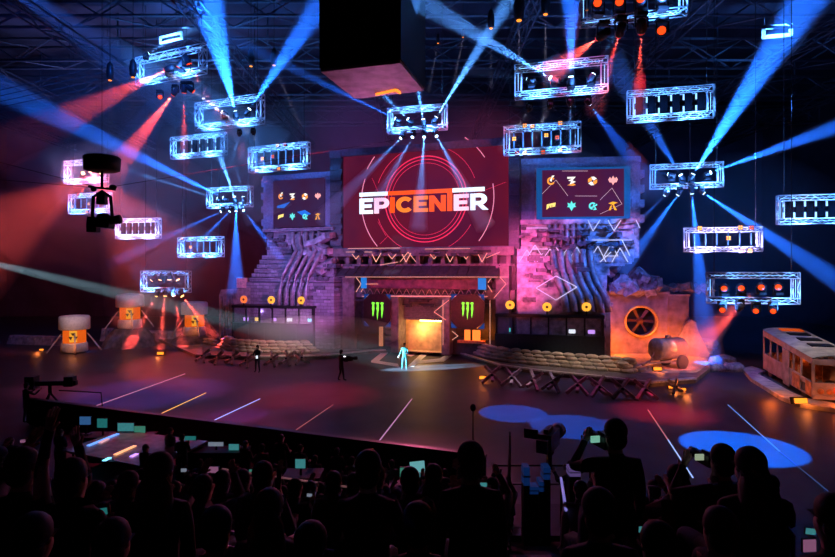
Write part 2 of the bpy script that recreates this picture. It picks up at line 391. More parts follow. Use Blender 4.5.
# lettering: block capitals
def letter(ch):
    t = .26   # stroke
    if ch == 'E': return [[(0, 0), (.78, 0), (.78, .23), (t, .23), (t, .39), (.7, .39), (.7, .61), (t, .61), (t, .77), (.78, .77), (.78, 1), (0, 1)]], .86
    if ch == 'I': return [[(0, 0), (t, 0), (t, 1), (0, 1)]], .34
    if ch == 'N': return [[(0, 0), (t, 0), (t, .56), (.62, 0), (.88, 0), (.88, 1), (.62, 1), (.62, .44), (t, 1), (0, 1)]], .96
    if ch == 'T': return [[(0, 0), (t, 0), (t, 1.26), (0, 1.26)]], .34
    if ch in 'PR':
        arc = [(.5+.35*math.cos(R(a)), .655+.345*math.sin(R(a))) for a in range(90, -91, -15)]
        inn = [(.47+.12*math.cos(R(a)), .655+.115*math.sin(R(a))) for a in range(-90, 91, 30)]
        out = [(0, 0), (t, 0), (t, .31)] if ch == 'P' else [(0, 0), (t, 0), (t, .31), (.36, .31), (.6, 0), (.92, 0), (.64, .34)]
        body = ([(0, 0), (0, 1), (.5, 1)]+arc[1:]+([(t, .31), (t, 0)] if ch == 'P' else [(.66, .36), (.92, 0), (.62, 0), (.4, .31), (t, .31), (t, 0)]))
        # split in two so the counter stays open
        left = [(0, 0), (t, 0), (t, 1), (0, 1)]
        bowl = [(t, 1), (.5, 1)]+arc[1:]+[(t, .31), (t, .54)]+inn+[(t, .77)]
        ps = [left, bowl]
        if ch == 'R': ps.append([(.34, .33), (.6, .36), (.93, 0), (.62, 0)])
        return ps, (.9 if ch == 'P' else .98)
    if ch == 'C':
        o = [(.5+.5*math.cos(R(a)), .5+.5*math.sin(R(a))) for a in range(42, 319, 12)]
        i = [(.5+.24*math.cos(R(a)), .5+.25*math.sin(R(a))) for a in range(318, 41, -12)]
        return [o+i], .98
word = 'EPICENTER'
cols = {'w': mat('letter_white', (.9, .95, 1), .4, emit=1.5, ecol=(.72, .86, 1)), 'p': mat('letter_pink', (1, .7, .8), .4, emit=1.3, ecol=(1, .6, .78)),
        'o': mat('letter_orange', (1, .3, .05), .4, emit=1.1, ecol=(1, .09, .005)), 'y': mat('letter_amber', (1, .55, .1), .4, emit=1.15, ecol=(1, .22, .015))}
ccs = 'wpoyyoopw'
tx0, tz0 = FM.at(359.5, 214.3, -.2); tx1 = FM.at(489.5, 209, -.2)[0]; tH = FM.at(424, 195.5, -.2)[1]-FM.at(424, 211.5, -.2)[1]
tot = sum(letter(c)[1] for c in word); sx = (tx1-tx0)/tot; xx = tx0; zt0 = FM.at(424, 211.8, -.2)[1]; txs = []
for ch, cc in zip(word, ccs):
    ps, adv = letter(ch); m = MB()
    for p in ps: m.xz([(xx+u*sx, zt0+v*tH) for u, v in p], -.22, .08)
    m.build('letter', cols[cc], scr); txs.append(xx); xx += adv*sx
zbar0, zbar1 = zt0+tH*1.13, zt0+tH*1.38
bx1 = FM.at(484.5, 186, -.2)[0]
for a, b, c in ((tx0, txs[2]-.2, 'w'), (txs[2]-.2, txs[7]-.1, 'o'), (txs[7]-.1, bx1, 'w')):
    MB().bb(a, b, -.22, -.14, zbar0, zbar1).build('title_bar', cols[c], scr)
m = MB()
pl(m, FM, [(378, 222), (386, 236)], -.15, .012); pl(m, FM, [(388, 236), (380, 244)], -.15, .012); pl(m, FM, [(470, 196), (506, 182)], -.15, .01); pl(m, FM, [(372, 178), (380, 196)], -.15, .01)
build_runs(m, 'thin_line', M_ring, scr)

# ---- octagonal LED panels with three green claw strokes ----
M_green = mat('claw_green', (.3, 1, .1), .4, emit=1.3, ecol=(.22, 1, .06))
for (ax, bx, ay, by, lab, gx) in ((364, 390, 294, 327, 'left of the gate, half in shadow', 377.5), (451, 484, 294, 329, 'right of the gate with blue glowing corners', 467.5)):
    d = -1.9; a = FM.at(ax, ay, d); b = FM.at(bx, by, d); c = .22*(b[0]-a[0])
    t = thing('octagon_sign', 'black octagonal sign with three green claw strokes, '+lab, 'sign', (FM.o.x, FM.o.y, 0), FM.r)
    MB().xz([(a[0]+c, a[1]), (b[0]-c, a[1]), (b[0], a[1]-c), (b[0], b[1]+c), (b[0]-c, b[1]), (a[0]+c, b[1]), (a[0], b[1]+c), (a[0], a[1]-c)], d, .25).build('panel', mat('sign_black', (.035, .012, .02), .4), t)
    cb = mat('sign_blue', (.05, .25, .9), .4, emit=.25, ecol=(.02, .16, .8))
    for sx_ in (0, 1):
        X = (a[0], b[0])[sx_]; s = (1, -1)[sx_]
        for Z, q in ((a[1], -1), (b[1], 1)): MB().xz([(X, Z), (X+s*c*.8, Z), (X, Z+q*c*.8)], d+.02, .12).build('corner', cb, t)
    MB().bar(((a[0]+b[0])/2, d+.25, (a[1]+b[1])/2), ((a[0]+b[0])/2, -1.0 if ax < 400 else -1.0, (a[1]+b[1])/2), .3).build('bracket', M_black, t)
    gx0, gz1 = FM.at(gx-6.2, 302, d-.03); gx1, gz0 = FM.at(gx+6.2, 320, d-.03); W = gx1-gx0; H = gz1-gz0
    for k, (u, lo) in enumerate(((.0, .18), (.36, 0), (.72, .1))):
        pts = [(u, .93), (u+.08, 1), (u+.28, .97), (u+.22, .86), (u+.24, .6), (u+.18, .35), (u+.13, lo), (u+.08, .3), (u+.1, .5), (u+.05, .62), (u+.1, .84)]
        MB().xz([(gx0+p*W, gz0+q*H) for p, q in pts], d-.04, .05).build('claw_stroke', M_green, t)

# ================= side monuments =================
M_monl = mat('monument_stone', (.36, .33, .44), .55, var=.5, scale=1.8, bump=.6, brick=(.7, .28, .02))
M_mon = mat('monument_metal', (.38, .34, .44), .45, .2, var=.7, scale=2.0, bump=.5)
M_pipe = mat('pipe_metal', (.34, .3, .36), .42, .3, var=.4, scale=3)
M_dscr = screen_mat('side_display', (.10, .01, .045), (.07, .012, .08), .8, .4)
def logos(fr, xs, ys, d, s, th):
    """eight team emblems as flat lit shapes"""
    def C(n, c): return mat('logo_'+n, c, .4, emit=1.2, ecol=c)
    O, W_, Rr, Y, T, Pk = C('orange', (1, .35, .05)), C('white', (.9, .85, .8)), C('red', (.9, .1, .06)), C('yellow', (1, .75, .2)), C('teal', (.12, .75, .7)), C('pink', (1, .4, .4))
    def put(nm, polys, px, py, mm):
        m = MB(); cx, cz = fr.at(px, py, d)
        for p in polys: m.xz([(cx+u*s, cz+v*s) for u, v in p], d-.05, .05)
        m.build(nm, mm, th)
    def arc(r0, r1, a0, a1, st=20):
        n = max(2, int(abs(a1-a0)/st)); A = [R(a0+(a1-a0)*k/n) for k in range(n+1)]
        return [(r1*math.cos(a), r1*math.sin(a)) for a in A]+[(r0*math.cos(a), r0*math.sin(a)) for a in reversed(A)]
    x, y = xs, ys
    put('emblem', [arc(.5, .85, 30, 330)], x[0], y[0], O); put('emblem', [[(-.3, .1), (.2, 1.15), (.75, 1.2), (.3, .5), (.1, -.2)]], x[0], y[0], W_)
    put('emblem', [[(-.9, .9), (.9, .9), (.2, .1), (.9, -.2), (-.5, -.9), (-.1, -.1), (-.7, .1), (.1, .5), (-.9, .5)]], x[1], y[0], W_); put('emblem', [[(-.9, -.9), (.3, -.5), (.9, -.9), (.2, -1.05)]], x[1], y[0], O)
    put('emblem', [[(0, .25), (-.3, .9), (.3, .95), (.9, .5), (.25, .1)], [(0, -.25), (.3, -.9), (-.3, -.95), (-.9, -.5), (-.25, -.1)]], x[2], y[0], W_)
    put('emblem', [[(.25, 0), (.95, .3), (.95, -.4), (.4, -.8), (.1, -.25)], [(-.25, 0), (-.95, -.3), (-.95, .4), (-.4, .8), (-.1, .25)]], x[2], y[0], O)
    put('emblem', [[(-1, .3), (-.65, .9), (-.4, .4), (0, 1.1), (.4, .4), (.65, .9), (1, .3), (.7, -.3), (.3, -.3), (0, -.9), (-.3, -.3), (-.7, -.3)]], x[3], y[0], Pk)
    put('emblem', [[(-1, -.8), (-.9, .35), (1, .75), (.95, .25), (-.4, .0), (-.4, -.35)]], x[0], y[1], Y); put('emblem', [[(-.25, -.35), (.1, -.3), (.1, .05), (-.25, .0)], [(.25, -.25), (.9, -.1), (.9, .2), (.25, .1)]], x[0], y[1], Y)
    put('emblem', [[(0, 1.1), (.3, .5), (.85, .7), (.7, .1), (.95, -.2), (.45, -.3), (0, -1.1), (-.45, -.3), (-.95, -.2), (-.7, .1), (-.85, .7), (-.3, .5)]], x[1], y[1], T)
    put('emblem', [arc(.45, .8, 40, 270), arc(.1, .42, -150, 60)], x[2], y[1], T); put('emblem', [[(.2, .0), (.95, .5), (.95, .1), (.5, -.1), (.9, -.8), (.2, -.9), (.2, -.6), (.5, -.55)]], x[2], y[1], T)
    put('emblem', [[(-1, .6), (0, .95), (1, .7), (.3, .45), (.1, .1), (-.25, .35)], [(-.2, .2), (-.5, -.9), (-.9, -.9), (-.55, 0)], [(.2, .15), (.8, -.9), (.35, -.9), (-.05, 0)]], x[3], y[1], mat('logo_amber', (1, .5, .05), .4, emit=1.2, ecol=(1, .42, .03)))
def crenels(m, fr, px, py0, py1, d, w=.5):
    n = 7; z0 = fr.at(px, py1, d)[1]; z1 = fr.at(px, py0, d)[1]; X = fr.x(px, d)
    for k in range(n):
        if k % 2 == 0: m.bb(X-w/2, X+w/2, d-.1, d+.9, z0+(z1-z0)*k/n, z0+(z1-z0)*(k+1)/n)
M_rubb = mat('rubble_stone', (.22, .22, .28), .8, var=.6, scale=3, bump=.5)
M_plate = mat('plate_metal', (.12, .11, .15), .45, .3, var=.6, scale=5, bump=.3)
def plates(th, fr, xa, xb, ya, yb, d, n):
    m = MB()
    for k in range(n):
        a, zz = fr.at(rnd.uniform(xa, xb-6), rnd.uniform(ya, yb), d); w = rnd.uniform(.2, 1.1); h = rnd.uniform(.08, .4)
        m.bb(a, a+w, d-rnd.uniform(0, .2), d+.8, zz-h, zz)
    o = m.build('surface_plates', M_plate, th); o['kind'] = 'stuff'
# right
FRt = Fr(580, 44.0, -7)
th = thing('monument_tower', 'wide ribbed tower right of the gate, blue-lit, with the brighter emblem screen', 'stage set', (FRt.o.x, FRt.o.y, 0), FRt.r)
z = lambda y, d=0, px=580: FRt.at(px, y, d)[1]
X = FRt.x
MB().bb(X(518), X(640), .2, 4, z(258), z(162)).bb(X(518), X(607), .2, 4, .25, z(258)).build('core', M_mon, th)
m = MB(); m.bb(X(518), X(534.5), -.1, .4, z(222), z(163)); m.bb(X(629.5), X(640), -.1, .4, z(222), z(159)); m.bb(X(518), X(640), -.25, .6, z(163.5), z(158)); m.bb(X(534), X(630), -.1, .4, z(167.5), z(163))
crenels(m, FRt, 524, 168, 218, -.1, .8); crenels(m, FRt, 635, 164, 226, -.1, .55); crenels(m, FRt, 641.5, 170, 222, .3, .4)
m.build('screen_frame', mat('frame_blue', (.2, .26, .42), .5, .1, bump=.3), th)
m = MB()
for (y0, y1, dd, a, b) in ((219, 224, -.7, 517, 640), (224, 233, -.35, 517, 548), (233, 236, -.55, 517, 550), (236, 246, -.2, 517, 548), (246, 249, -.6, 517, 552), (249, 256, -.5, 517, 560), (256, 260, -.9, 517, 580),
                      (224, 229, -.5, 588, 634), (229, 236, -.2, 590, 634), (236, 243, -.45, 588, 635), (243, 247, -.75, 586, 636), (247, 262, -.5, 588, 634), (262, 266, -1.0, 585, 625)):
    m.bb(X(a, dd), X(b, dd), dd, .3, z(y1, dd), z(y0, dd))
m.build('ledge', M_mon, th)
m = MB()
for k in range(7): px = 549+k*6; m.tube([(X(px, -.5), -.5, z(256, -.5)), (X(px, -.5), -.5, z(224, -.5))], .17, 8)
for y in (228, 236, 250): m.bb(X(547, -.7), X(589, -.7), -.75, .2, z(y+1.6, -.7), z(y, -.7))
m.build('rib', M_pipe, th)
m = MB()   # stepped plinth, each step further out
for k, (y0, y1, dd, a, b) in enumerate(((256, 264, -1.0, 517, 632), (264, 275, -1.3, 517, 610), (275, 288, -1.7, 517, 607), (288, 303, -2.0, 517, 604))):
    m.bb(X(a, dd), X(b, dd), dd, .3, z(y1, dd), z(y0, dd))
m.bb(X(517, -1.9), X(606, -1.9), -1.9, .3, .25, z(300, -1.9))
m.build('stepped_base', M_mon, th)
for k in range(6):
    p0 = 553+k*7.5; p1 = 566+k*8.5
    a = (X(p0, -.9), -.9, z(250, -.9)); b = (X(p0+1, -1.5), -1.5, z(268, -1.5)); b2 = (X(p0+6, -2.2), -2.2, z(283, -2.2)); c = (X(p1, -2.6), -2.6, z(312, -2.6))
    MB().tube([a, (X(p0, -1.1), -1.1, z(256, -1.1)), b, b2, (X(p1-2, -2.5), -2.5, z(298, -2.5)), c], .26, 9).build('pipe', M_pipe, th)
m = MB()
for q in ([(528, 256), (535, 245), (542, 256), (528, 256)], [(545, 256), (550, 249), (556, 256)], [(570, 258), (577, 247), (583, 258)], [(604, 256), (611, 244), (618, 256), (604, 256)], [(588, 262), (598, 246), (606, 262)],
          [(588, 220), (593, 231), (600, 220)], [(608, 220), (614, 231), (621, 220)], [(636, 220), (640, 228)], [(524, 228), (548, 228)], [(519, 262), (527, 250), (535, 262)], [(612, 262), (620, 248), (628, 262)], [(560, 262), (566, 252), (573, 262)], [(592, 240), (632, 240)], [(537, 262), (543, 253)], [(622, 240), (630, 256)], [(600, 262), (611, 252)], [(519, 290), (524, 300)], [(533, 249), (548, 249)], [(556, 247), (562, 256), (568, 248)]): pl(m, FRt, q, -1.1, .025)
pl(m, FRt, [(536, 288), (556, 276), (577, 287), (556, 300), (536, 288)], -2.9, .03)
build_runs(m, 'projected_line', M_lineb, th)  # lines projected onto the tower, modelled as emissive bars
t = thing('emblem_screen', 'bright side screen right of the gate, eight emblems inside a blue border', 'screen', (FRt.o.x, FRt.o.y, 0), FRt.r)
MB().bb(X(537), X(628.5), -.3, .2, z(219.5), z(168)).build('display', M_dscr, t)
m = MB(); bw = .28
m.bb(X(536), X(536)+bw*1.6, -.34, -.2, z(220), z(168)); m.bb(X(629)-bw*1.6, X(629), -.34, -.2, z(220), z(168)); m.bb(X(536), X(629), -.34, -.2, z(220), z(220)+bw*.8); m.bb(X(536), X(629), -.34, -.2, z(168)-bw*.6, z(168))
m.build('border', mat('screen_border', (.05, .3, .8), .4, emit=.4, ecol=(.02, .2, .7)), t)
m = MB()
for q in ([(540, 196), (556, 180), (568, 196)], [(600, 200), (612, 188), (622, 204), (600, 214)], [(562, 171), (588, 171)], [(575, 196), (597, 196)]): pl(m, FRt, q, -.32, .012)
build_runs(m, 'thin_line', M_line, t)
logos(FRt, (551, 571.5, 592.5, 613), (181, 206), -.33, .36, t)
m = MB()
for k in range(26):
    u = rnd.random(); px = 612+u*46; yy = rnd.uniform(258+u*u*26, 292); m.box((X(px, .4), rnd.uniform(-.3, 1.2), z(yy, .4)), (rnd.uniform(.4, 1.5), rnd.uniform(.5, 1.2), rnd.uniform(.3, .9)), (rnd.uniform(-.6, .6), rnd.uniform(-.8, .8), rnd.uniform(-1, 1)))
m.build('rubble', M_rubb, th)['kind'] = 'stuff'
plates(th, FRt, 518, 632, 226, 262, -1.0, 46); plates(th, FRt, 518, 600, 262, 300, -1.9, 26)
# left
FLt = Fr(297, 50.5, -22)
th = thing('monument_tower', 'brick and pipe tower left of the gate, violet-lit, with the dimmer emblem screen', 'stage set', (FLt.o.x, FLt.o.y, 0), FLt.r)
z = lambda y, d=0, px=297: FLt.at(px, y, d)[1]
X = FLt.x
MB().bb(X(266), X(332), .2, 4, 0.25, z(176)).build('core', M_mon, th)
m = MB(); m.bb(X(264), X(274), -.1, .4, z(228), z(177)); m.bb(X(326), X(333), -.1, .4, z(228), z(177)); m.bb(X(264), X(333), -.2, .5, z(180), z(174))
crenels(m, FLt, 264, 180, 226, .2, .5); crenels(m, FLt, 335, 180, 226, 0, .5)
m.build('screen_frame', mat('frame_violet', (.2, .2, .36), .5, .1, bump=.3), th)
m = MB(); m.bb(X(262, -.6), X(333, -.6), -.6, .3, z(231, -.6), z(228, -.6)); m.bb(X(267, -.3), X(291, -.3), -.3, .3, z(255, -.3), z(231, -.3))
for k in range(7):
    dd = -.5-.2*k; m.bb(X(262-k*2.6, dd), X(334, dd), dd, .3, z(259+k*4.6, dd) if k < 6 else .25, z(255+k*4.6, dd))
m.build('brick_base', M_monl, th)
m = MB()
for k in range(9):
    m.box((X(312+rnd.uniform(0, 20), -.6), -.6-k*.1, z(236+k*4, -.6)), (1.6, .7, .5), (rnd.uniform(-.5, .5), rnd.uniform(-.8, .8), rnd.uniform(-.4, .4)))
m.build('rubble', M_mon, th)['kind'] = 'stuff'
for k in range(5):
    p0 = 293+k*6.5
    MB().tube([(X(p0, -.8), -.8, z(232, -.8)), (X(p0, -.9), -.9, z(243, -.9)), (X(p0+3, -1.2), -1.2, z(251, -1.2)), (X(p0-1, -1.7), -1.7, z(259, -1.7)), (X(p0-9, -2.0), -2.0, z(275, -2.0)), (X(p0-14, -2.2), -2.2, z(290, -2.2)), (X(p0-14, -2.3), -2.3, z(306, -2.3))], .17, 9).build('pipe', M_pipe, th)
plates(th, FLt, 264, 290, 232, 256, -.4, 14); plates(th, FLt, 300, 334, 258, 300, -1.6, 24)
t = thing('emblem_screen', 'dim violet side screen left of the gate with two rows of four emblems', 'screen', (FLt.o.x, FLt.o.y, 0), FLt.r)
MB().bb(X(275), X(325.5), -.25, .2, z(227), z(180)).build('display', screen_mat('left_display', (.05, .01, .05), (.04, .02, .09), .8, .4), t)
m = MB(); 
for q in ([(277, 206), (290, 202), (284, 208), (277, 208)], [(297, 212), (305, 210), (311, 214), (303, 216)]):
    m.xz([FLt.at(a, b, -.28) for a, b in q], -.3, .04)
m.build('blue_shape', mat('blue_shape', (.05, .3, 1), .4, emit=.8, ecol=(.02, .2, .9)), t)
logos(FLt, (281, 292.5, 305, 318), (196.5, 216.5), -.28, .30, t)
# ================= low walls beside the booths =================
M_discr = mat('beacon_dark', (.12, .04, .02), .5)
M_brick = mat('ruin_brick', (.42, .3, .28), .8, var=.4, scale=1.2, bump=.6, brick=(.5, .19, .015))
M_rough = mat('ruin_concrete', (.38, .32, .33), .8, var=.45, scale=2.5, bump=.6)
FW = Fr(648, 44.5, -10)
th = thing('fan_housing', 'concrete wall with a round fan opening, lit orange, right of the right booth', 'wall', (FW.o.x, FW.o.y, 0), FW.r)
X = FW.x; z = lambda y, d=0: FW.at(648, y, d)[1]
zc0, zc1 = .25, z(294)
fx, fz_ = FW.at(640.5, 321, 0); fr_ = 1.15
m = MB(); N = 24   # wall with a round hole
circ = [(fx+fr_*math.cos(2*PI*k/N), fz_+fr_*math.sin(2*PI*k/N)) for k in range(N)]
l, r = X(606), X(668)
def edge(a):
    c, s = math.cos(a), math.sin(a); k = 1e9
    for v, lim in ((c, (r if c > 0 else l)-fx), (s, (zc1 if s > 0 else zc0)-fz_)):
        if abs(v) > 1e-6: k = min(k, lim/v)
    return (fx+c*k, fz_+s*k)
for k in range(N):
    a, b = 2*PI*k/N, 2*PI*(k+1)/N; ea, eb = edge(a), edge(b); q = [circ[k], ea]
    for cx_, cz_ in ((r, zc1), (l, zc1), (l, zc0), (r, zc0)):
        an = math.atan2(cz_-fz_, cx_-fx) % (2*PI)
        if a < an < b-1e-6: q.append((cx_, cz_))
    m.xz(q+[eb, circ[(k+1) % N]], 0, .5)
m.bb(r, X(690), .25, .8, zc0, z(296)); m.bb(l, r, .5, 2.6, zc1-.2, zc1)
m.build('wall_panel', mat('fan_wall_concrete', (.26, .2, .22), .8, var=.4, scale=1.5, bump=.5), th)
m = MB(); m.bb(l-.1, r+.1, -.12, .6, zc1, zc1+.18); m.bb(r, X(691), .15, .9, z(296), z(296)+.15); m.build('coping', M_rough, th)
m = MB()
for k in range(14): m.box((l+.4+k*.6+rnd.uniform(-.1, .1), .6, zc1+.35+rnd.uniform(0, .2)), (rnd.uniform(.4, 1), .8, rnd.uniform(.3, .7)), (rnd.uniform(-.5, .5), rnd.uniform(-.5, .5), rnd.uniform(-1, 1)))
m.build('rubble', M_rubb, th)['kind'] = 'stuff'
fan = MB().lathe([(fr_, 0), (fr_+.12, 0), (fr_+.12, -.22), (fr_-.02, -.22), (fr_-.06, 0)], (fx, -.12, fz_), 28, 'y', caps=False).build('fan_ring', mat('fan_ring', (.75, .55, .12), .45, .3), th)
m = MB()
for k in range(6):
    a = 2*PI*k/6; c, s = math.cos(a), math.sin(a)
    m.prism([(.2, -.06), (1.0, -.16), (1.05, .08), (.25, .08)], lambda u, v, d: Vector((fx+u*c-v*s, .2+d+v*.5, fz_+u*s+v*c)), .03)
m.lathe([(.25, -.15), (.25, .15)], (fx, .25, fz_), 14, 'y'); m.build('fan_blades', M_discr, fan)
MB().bb(fx-1.5, fx+1.5, .9, 1.0, fz_-1.4, fz_+1.2).build('backing', M_dark, th)
t2 = thing('broken_ruin', 'jagged broken wall end lit orange at the far right of the set', 'wall', FW.w(X(678), -.6, .25), FW.r)
MB().xz([(0, 0), (0, 1.6), (.3, 2.4), (.8, 2.9), (1.15, 2.7), (1.35, 1.9), (1.9, .8), (2.2, 0)], 0, .45).build('wall_panel', M_rough, t2)

FV = Fr(261, 50.1, -14)
th = thing('concrete_ruin', 'pinkish concrete wall behind the left booth with a jagged left end', 'wall', (FV.o.x, FV.o.y, 0), FV.r)
X = FV.x; z = lambda y, d=0: FV.at(261, y, d)[1]
MB().xz([(X(219), .25), (X(219), z(296)), (X(221), z(290)), (X(262), z(287)), (X(300), z(290)), (X(332), z(291)), (X(332), .25)], 0, .7).build('wall_panel', M_rough, th)
for k in range(5): MB().bb(X(221+k*2.6), X(222.4+k*2.6), -.12, .02, .6, z(297)).build('buttress', M_rough, th)
for k in range(8): MB().bb(X(300+k*4), X(302.4+k*4), -.1, .02, .6, z(297+k % 2*2)).build('buttress', M_rough, th)
tag(MB().box((0, 0, .45), (.95, .8, .9)).build('crate_block', mat('pale_block', (.8, .5, .45), .7), loc=FV.w(X(241), .35, z(288))), 'pale block on top of the ruined wall at left, glowing red on one side', 'block')
# booth-top beacons
M_disc = mat('beacon_disc', (1, .55, .08), .4, emit=1.3, ecol=(1, .42, .04))
def beacon(px, py, Y, lab, col=None):
    p = P(px, py, Y); t = thing('round_beacon', lab, 'lamp', p, -.2)
    MB().lathe([(.3, .0), (.34, .05), (.3, .1)], (0, 0, 0), 18, 'y').build('disc', col or M_disc, t)
    MB().lathe([(.1, .0), (.1, .14)], (0, -.01, 0), 12, 'y').build('hub', M_discr, t)
    MB().bar((0, 0, -.3), (0, 0, -.75), .1).build('post', M_black, t)
beacon(243.5, 299.5, 48.0, 'reddish round beacon above the left end of the left booth', mat('beacon_red', (1, .3, .1), .4, emit=1.0, ecol=(1, .2, .05)))
beacon(271, 300, 47.8, 'yellow round beacon above the middle of the left booth'); beacon(301, 300.5, 47.4, 'yellow round beacon above the right end of the left booth')
beacon(510, 305, 41.8, 'amber round beacon above the left end of the right booth'); beacon(547, 307, 41.4, 'yellow round beacon above the middle of the right booth'); beacon(586.5, 307, 41.0, 'amber round beacon above the right end of the right booth')
# ================= player booths =================
M_glass = mat('booth_glass', (.5, .5, .6), .05); g = M_glass.node_tree.nodes['Principled BSDF']
g.inputs['Base Color'].default_value = (.9, .92, 1, 1)
for l_ in list(M_glass.node_tree.links):
    if l_.to_node == g and l_.to_socket.name == 'Base Color': M_glass.node_tree.links.remove(l_)
_t = M_glass.node_tree.nodes.new('ShaderNodeBsdfTransparent'); _x = M_glass.node_tree.nodes.new('ShaderNodeMixShader'); _x.inputs[0].default_value = .1
M_glass.node_tree.links.new(_t.outputs[0], _x.inputs[1]); M_glass.node_tree.links.new(g.outputs[0], _x.inputs[2]); M_glass.node_tree.links.new(_x.outputs[0], M_glass.node_tree.nodes['Material Output'].inputs['Surface'])
def booth(fr, pxa, pxb, yt, yg, yb, lab, scr, hull):
    th = thing('player_booth', lab, 'booth', (fr.o.x, fr.o.y, 0), fr.r)
    a, b = fr.x(pxa), fr.x(pxb); c = (pxa+pxb)/2; zz = lambda y: fr.at(c, y, 0)[1]; D = 1.9
    zt, zg, z0 = zz(yt), zz(yg), zz(yb)
    MB().bb(a-.1, b+.1, -.25, D, zt-.22, zt).build('roof', M_black, th)
    m = MB(); m.bb(a-.1, b+.1, -.2, .0, .3, zg); m.bb(a-.1, b+.1, -.26, .05, zg, zg+.1)
    for k in range(6): m.bb(a+(b-a)*k/5-.04, a+(b-a)*k/5+.04, -.24, -.18, .5, zg)
    m.build('front_panel', hull, th)
    for u in (.25, .75): light('POINT', fr.w(a+(b-a)*u, 1.4, zt-.6), None, (.5, .35, 1), 14, .1)  # bare fill lights added to brighten the booth interior
    n = 7
    for k in range(n):
        x = a+(b-a)*k/(n-1); MB().bb(x-.06, x+.06, -.15, 0, zg, zt-.2).build('post', M_black, th)
    MB().bb(a, b, -.09, -.07, zg+.1, zt-.22).build('glass', M_glass, th)
    m = MB(); m.bb(a, a+.1, 0, D, .3, zt-.2); m.bb(b-.1, b, 0, D, .3, zt-.2); m.bb(a, b, D-.1, D, .3, zg+.25); m.bb(a, b, 0, D, .3, .9); m.build('shell', M_dark, th)
    MB().bb(a+.2, b-.2, .35, 1.05, zg-.12, zg-.04).build('table', M_dark, th)
    for k, (u, c1) in enumerate(scr):
        x = a+(b-a)*u; q = fr.w(x, .5, zg-.04); t = thing('monitor', c1[1], 'monitor', q, fr.r)
        MB().bb(-.02, .02, -.05, .05, 0, .2).bb(-.1, .1, -.08, .08, 0, .02).build('stand', M_black, t)
        MB().box((0, 0, .38), (.56, .04, .36)).build('casing', M_black, t); MB().box((0, -.026, .38), (.5, .012, .3)).build('panel', c1[0], t)
MS = {n: mat('mon_'+n, c, .4, emit=e, ecol=c) for n, c, e in (('cyan', (.2, .8, 1), 1.5), ('white', (.8, .85, 1), 1.2), ('gold', (1, .6, .15), 1.2), ('blue', (.15, .4, 1), 1.5), ('red', (1, .25, .2), 1.0), ('teal', (.05, .6, .6), 1.2), ('violet', (.6, .3, 1), 1.2), ('green', (.2, .8, .5), 1.0))}
M_hull = mat('booth_hull', (.045, .06, .085), .45); M_hullr = mat('booth_hull_dark', (.02, .03, .045), .5)
booth(Fr(272, 48.1, -12), 234, 313, 305.5, 324, 337, 'left player booth, low black glazed cabin behind the left sandbags',
      [(.12, (MS['violet'], 'violet screen leftmost in the left booth')), (.27, (MS['gold'], 'gold screen second from left in the left booth')), (.48, (MS['violet'], 'violet screen in the middle of the left booth')), (.68, (MS['white'], 'white screen right of the middle in the left booth')), (.94, (MS['cyan'], 'cyan screen at the right end of the left booth'))], M_hull)
booth(Fr(550, 42.0, -14), 496.5, 603, 314.5, 336, 350, 'right player booth, larger black glazed cabin behind the right sandbags',
      [(.10, (MS['teal'], 'teal screen at the left end of the right booth')), (.27, (MS['red'], 'reddish screen second from left in the right booth')), (.5, (MS['cyan'], 'cyan screen in the middle of the right booth')), (.72, (MS['white'], 'white screen right of the middle in the right booth')), (.9, (MS['violet'], 'violet screen at the right end of the right booth'))], M_hullr)
# mast beside right booth's right end
tag(MB().bb(-.25, .25, -.3, .3, 0, 4.2).bb(-.4, .4, -.45, .45, 0, .25).bb(-.4, .4, -.45, .45, 4.0, 4.3).build('concrete_post', M_rough, loc=Fr(606, 42.4, 0).w(0, 0, .25)), 'dark square post between the right booth and the fan wall', 'post')

# ================= sandbags =================
M_bag = mat('sandbag_cloth', (.45, .37, .3), .9, var=.25, scale=3, bump=.4)
bag = MB().ball((0, 0, .13), (.44, .25, .14), 10, 6, .7)
bag.tex(lambda v: Vector((v.x, v.y*(1+.1*math.cos(v.x*6)), v.z+.02*math.cos(v.x*7))))
bag0 = bag.build('sandbag', M_bag); first = [True]
def bags(path, rows, lab, grp, zb=.25, back=.0):
    pts = [G(x, y, zb) for x, y in path]
    seg = [(a, b, (b-a).length) for a, b in zip(pts[:-1], pts[1:])]; L = sum(s[2] for s in seg)
    for r_ in range(rows):
        s = .4+(r_ % 2)*.4+r_*.15
        while s < L-.3-r_*.2:
            t = s
            for a, b, l in seg:
                if t <= l: break
                t -= l
            d = (b-a).normalized(); p = a+d*t; nrm = Vector((-d.y, d.x, 0))
            if nrm.y < 0: nrm = -nrm
            p = p+nrm*(.15*r_+.3+rnd.uniform(-.04, .04)); p.z = zb+r_*.235
            o = bag0 if first[0] else bag0.copy()
            if first[0]: first[0] = False
            else: COL.objects.link(o)
            o.location = p; o.rotation_euler = (rnd.uniform(-.06, .06), rnd.uniform(-.06, .06), math.atan2(d.y, d.x)+rnd.uniform(-.12, .12)); o.scale = (rnd.uniform(.92, 1.06), 1, rnd.uniform(.9, 1.05))
            tag(o, lab, 'sandbag', grp); s += .8
bags([(216, 346), (224, 350.5), (250, 353), (290, 354), (324, 352.5)], 4, 'tan sandbag in the curved low wall in front of the left booth', 'sandbags of the left wall')
bags([(470, 354), (482, 358.5), (500, 362), (540, 366), (590, 370.5), (630, 374), (652, 371)], 4, 'tan sandbag in the long low wall in front of the right booth', 'sandbags of the right wall')
bags([(196, 343), (214, 346)], 2, 'tan sandbag in the short stack left of the left booth wall', 'sandbags at the far left')

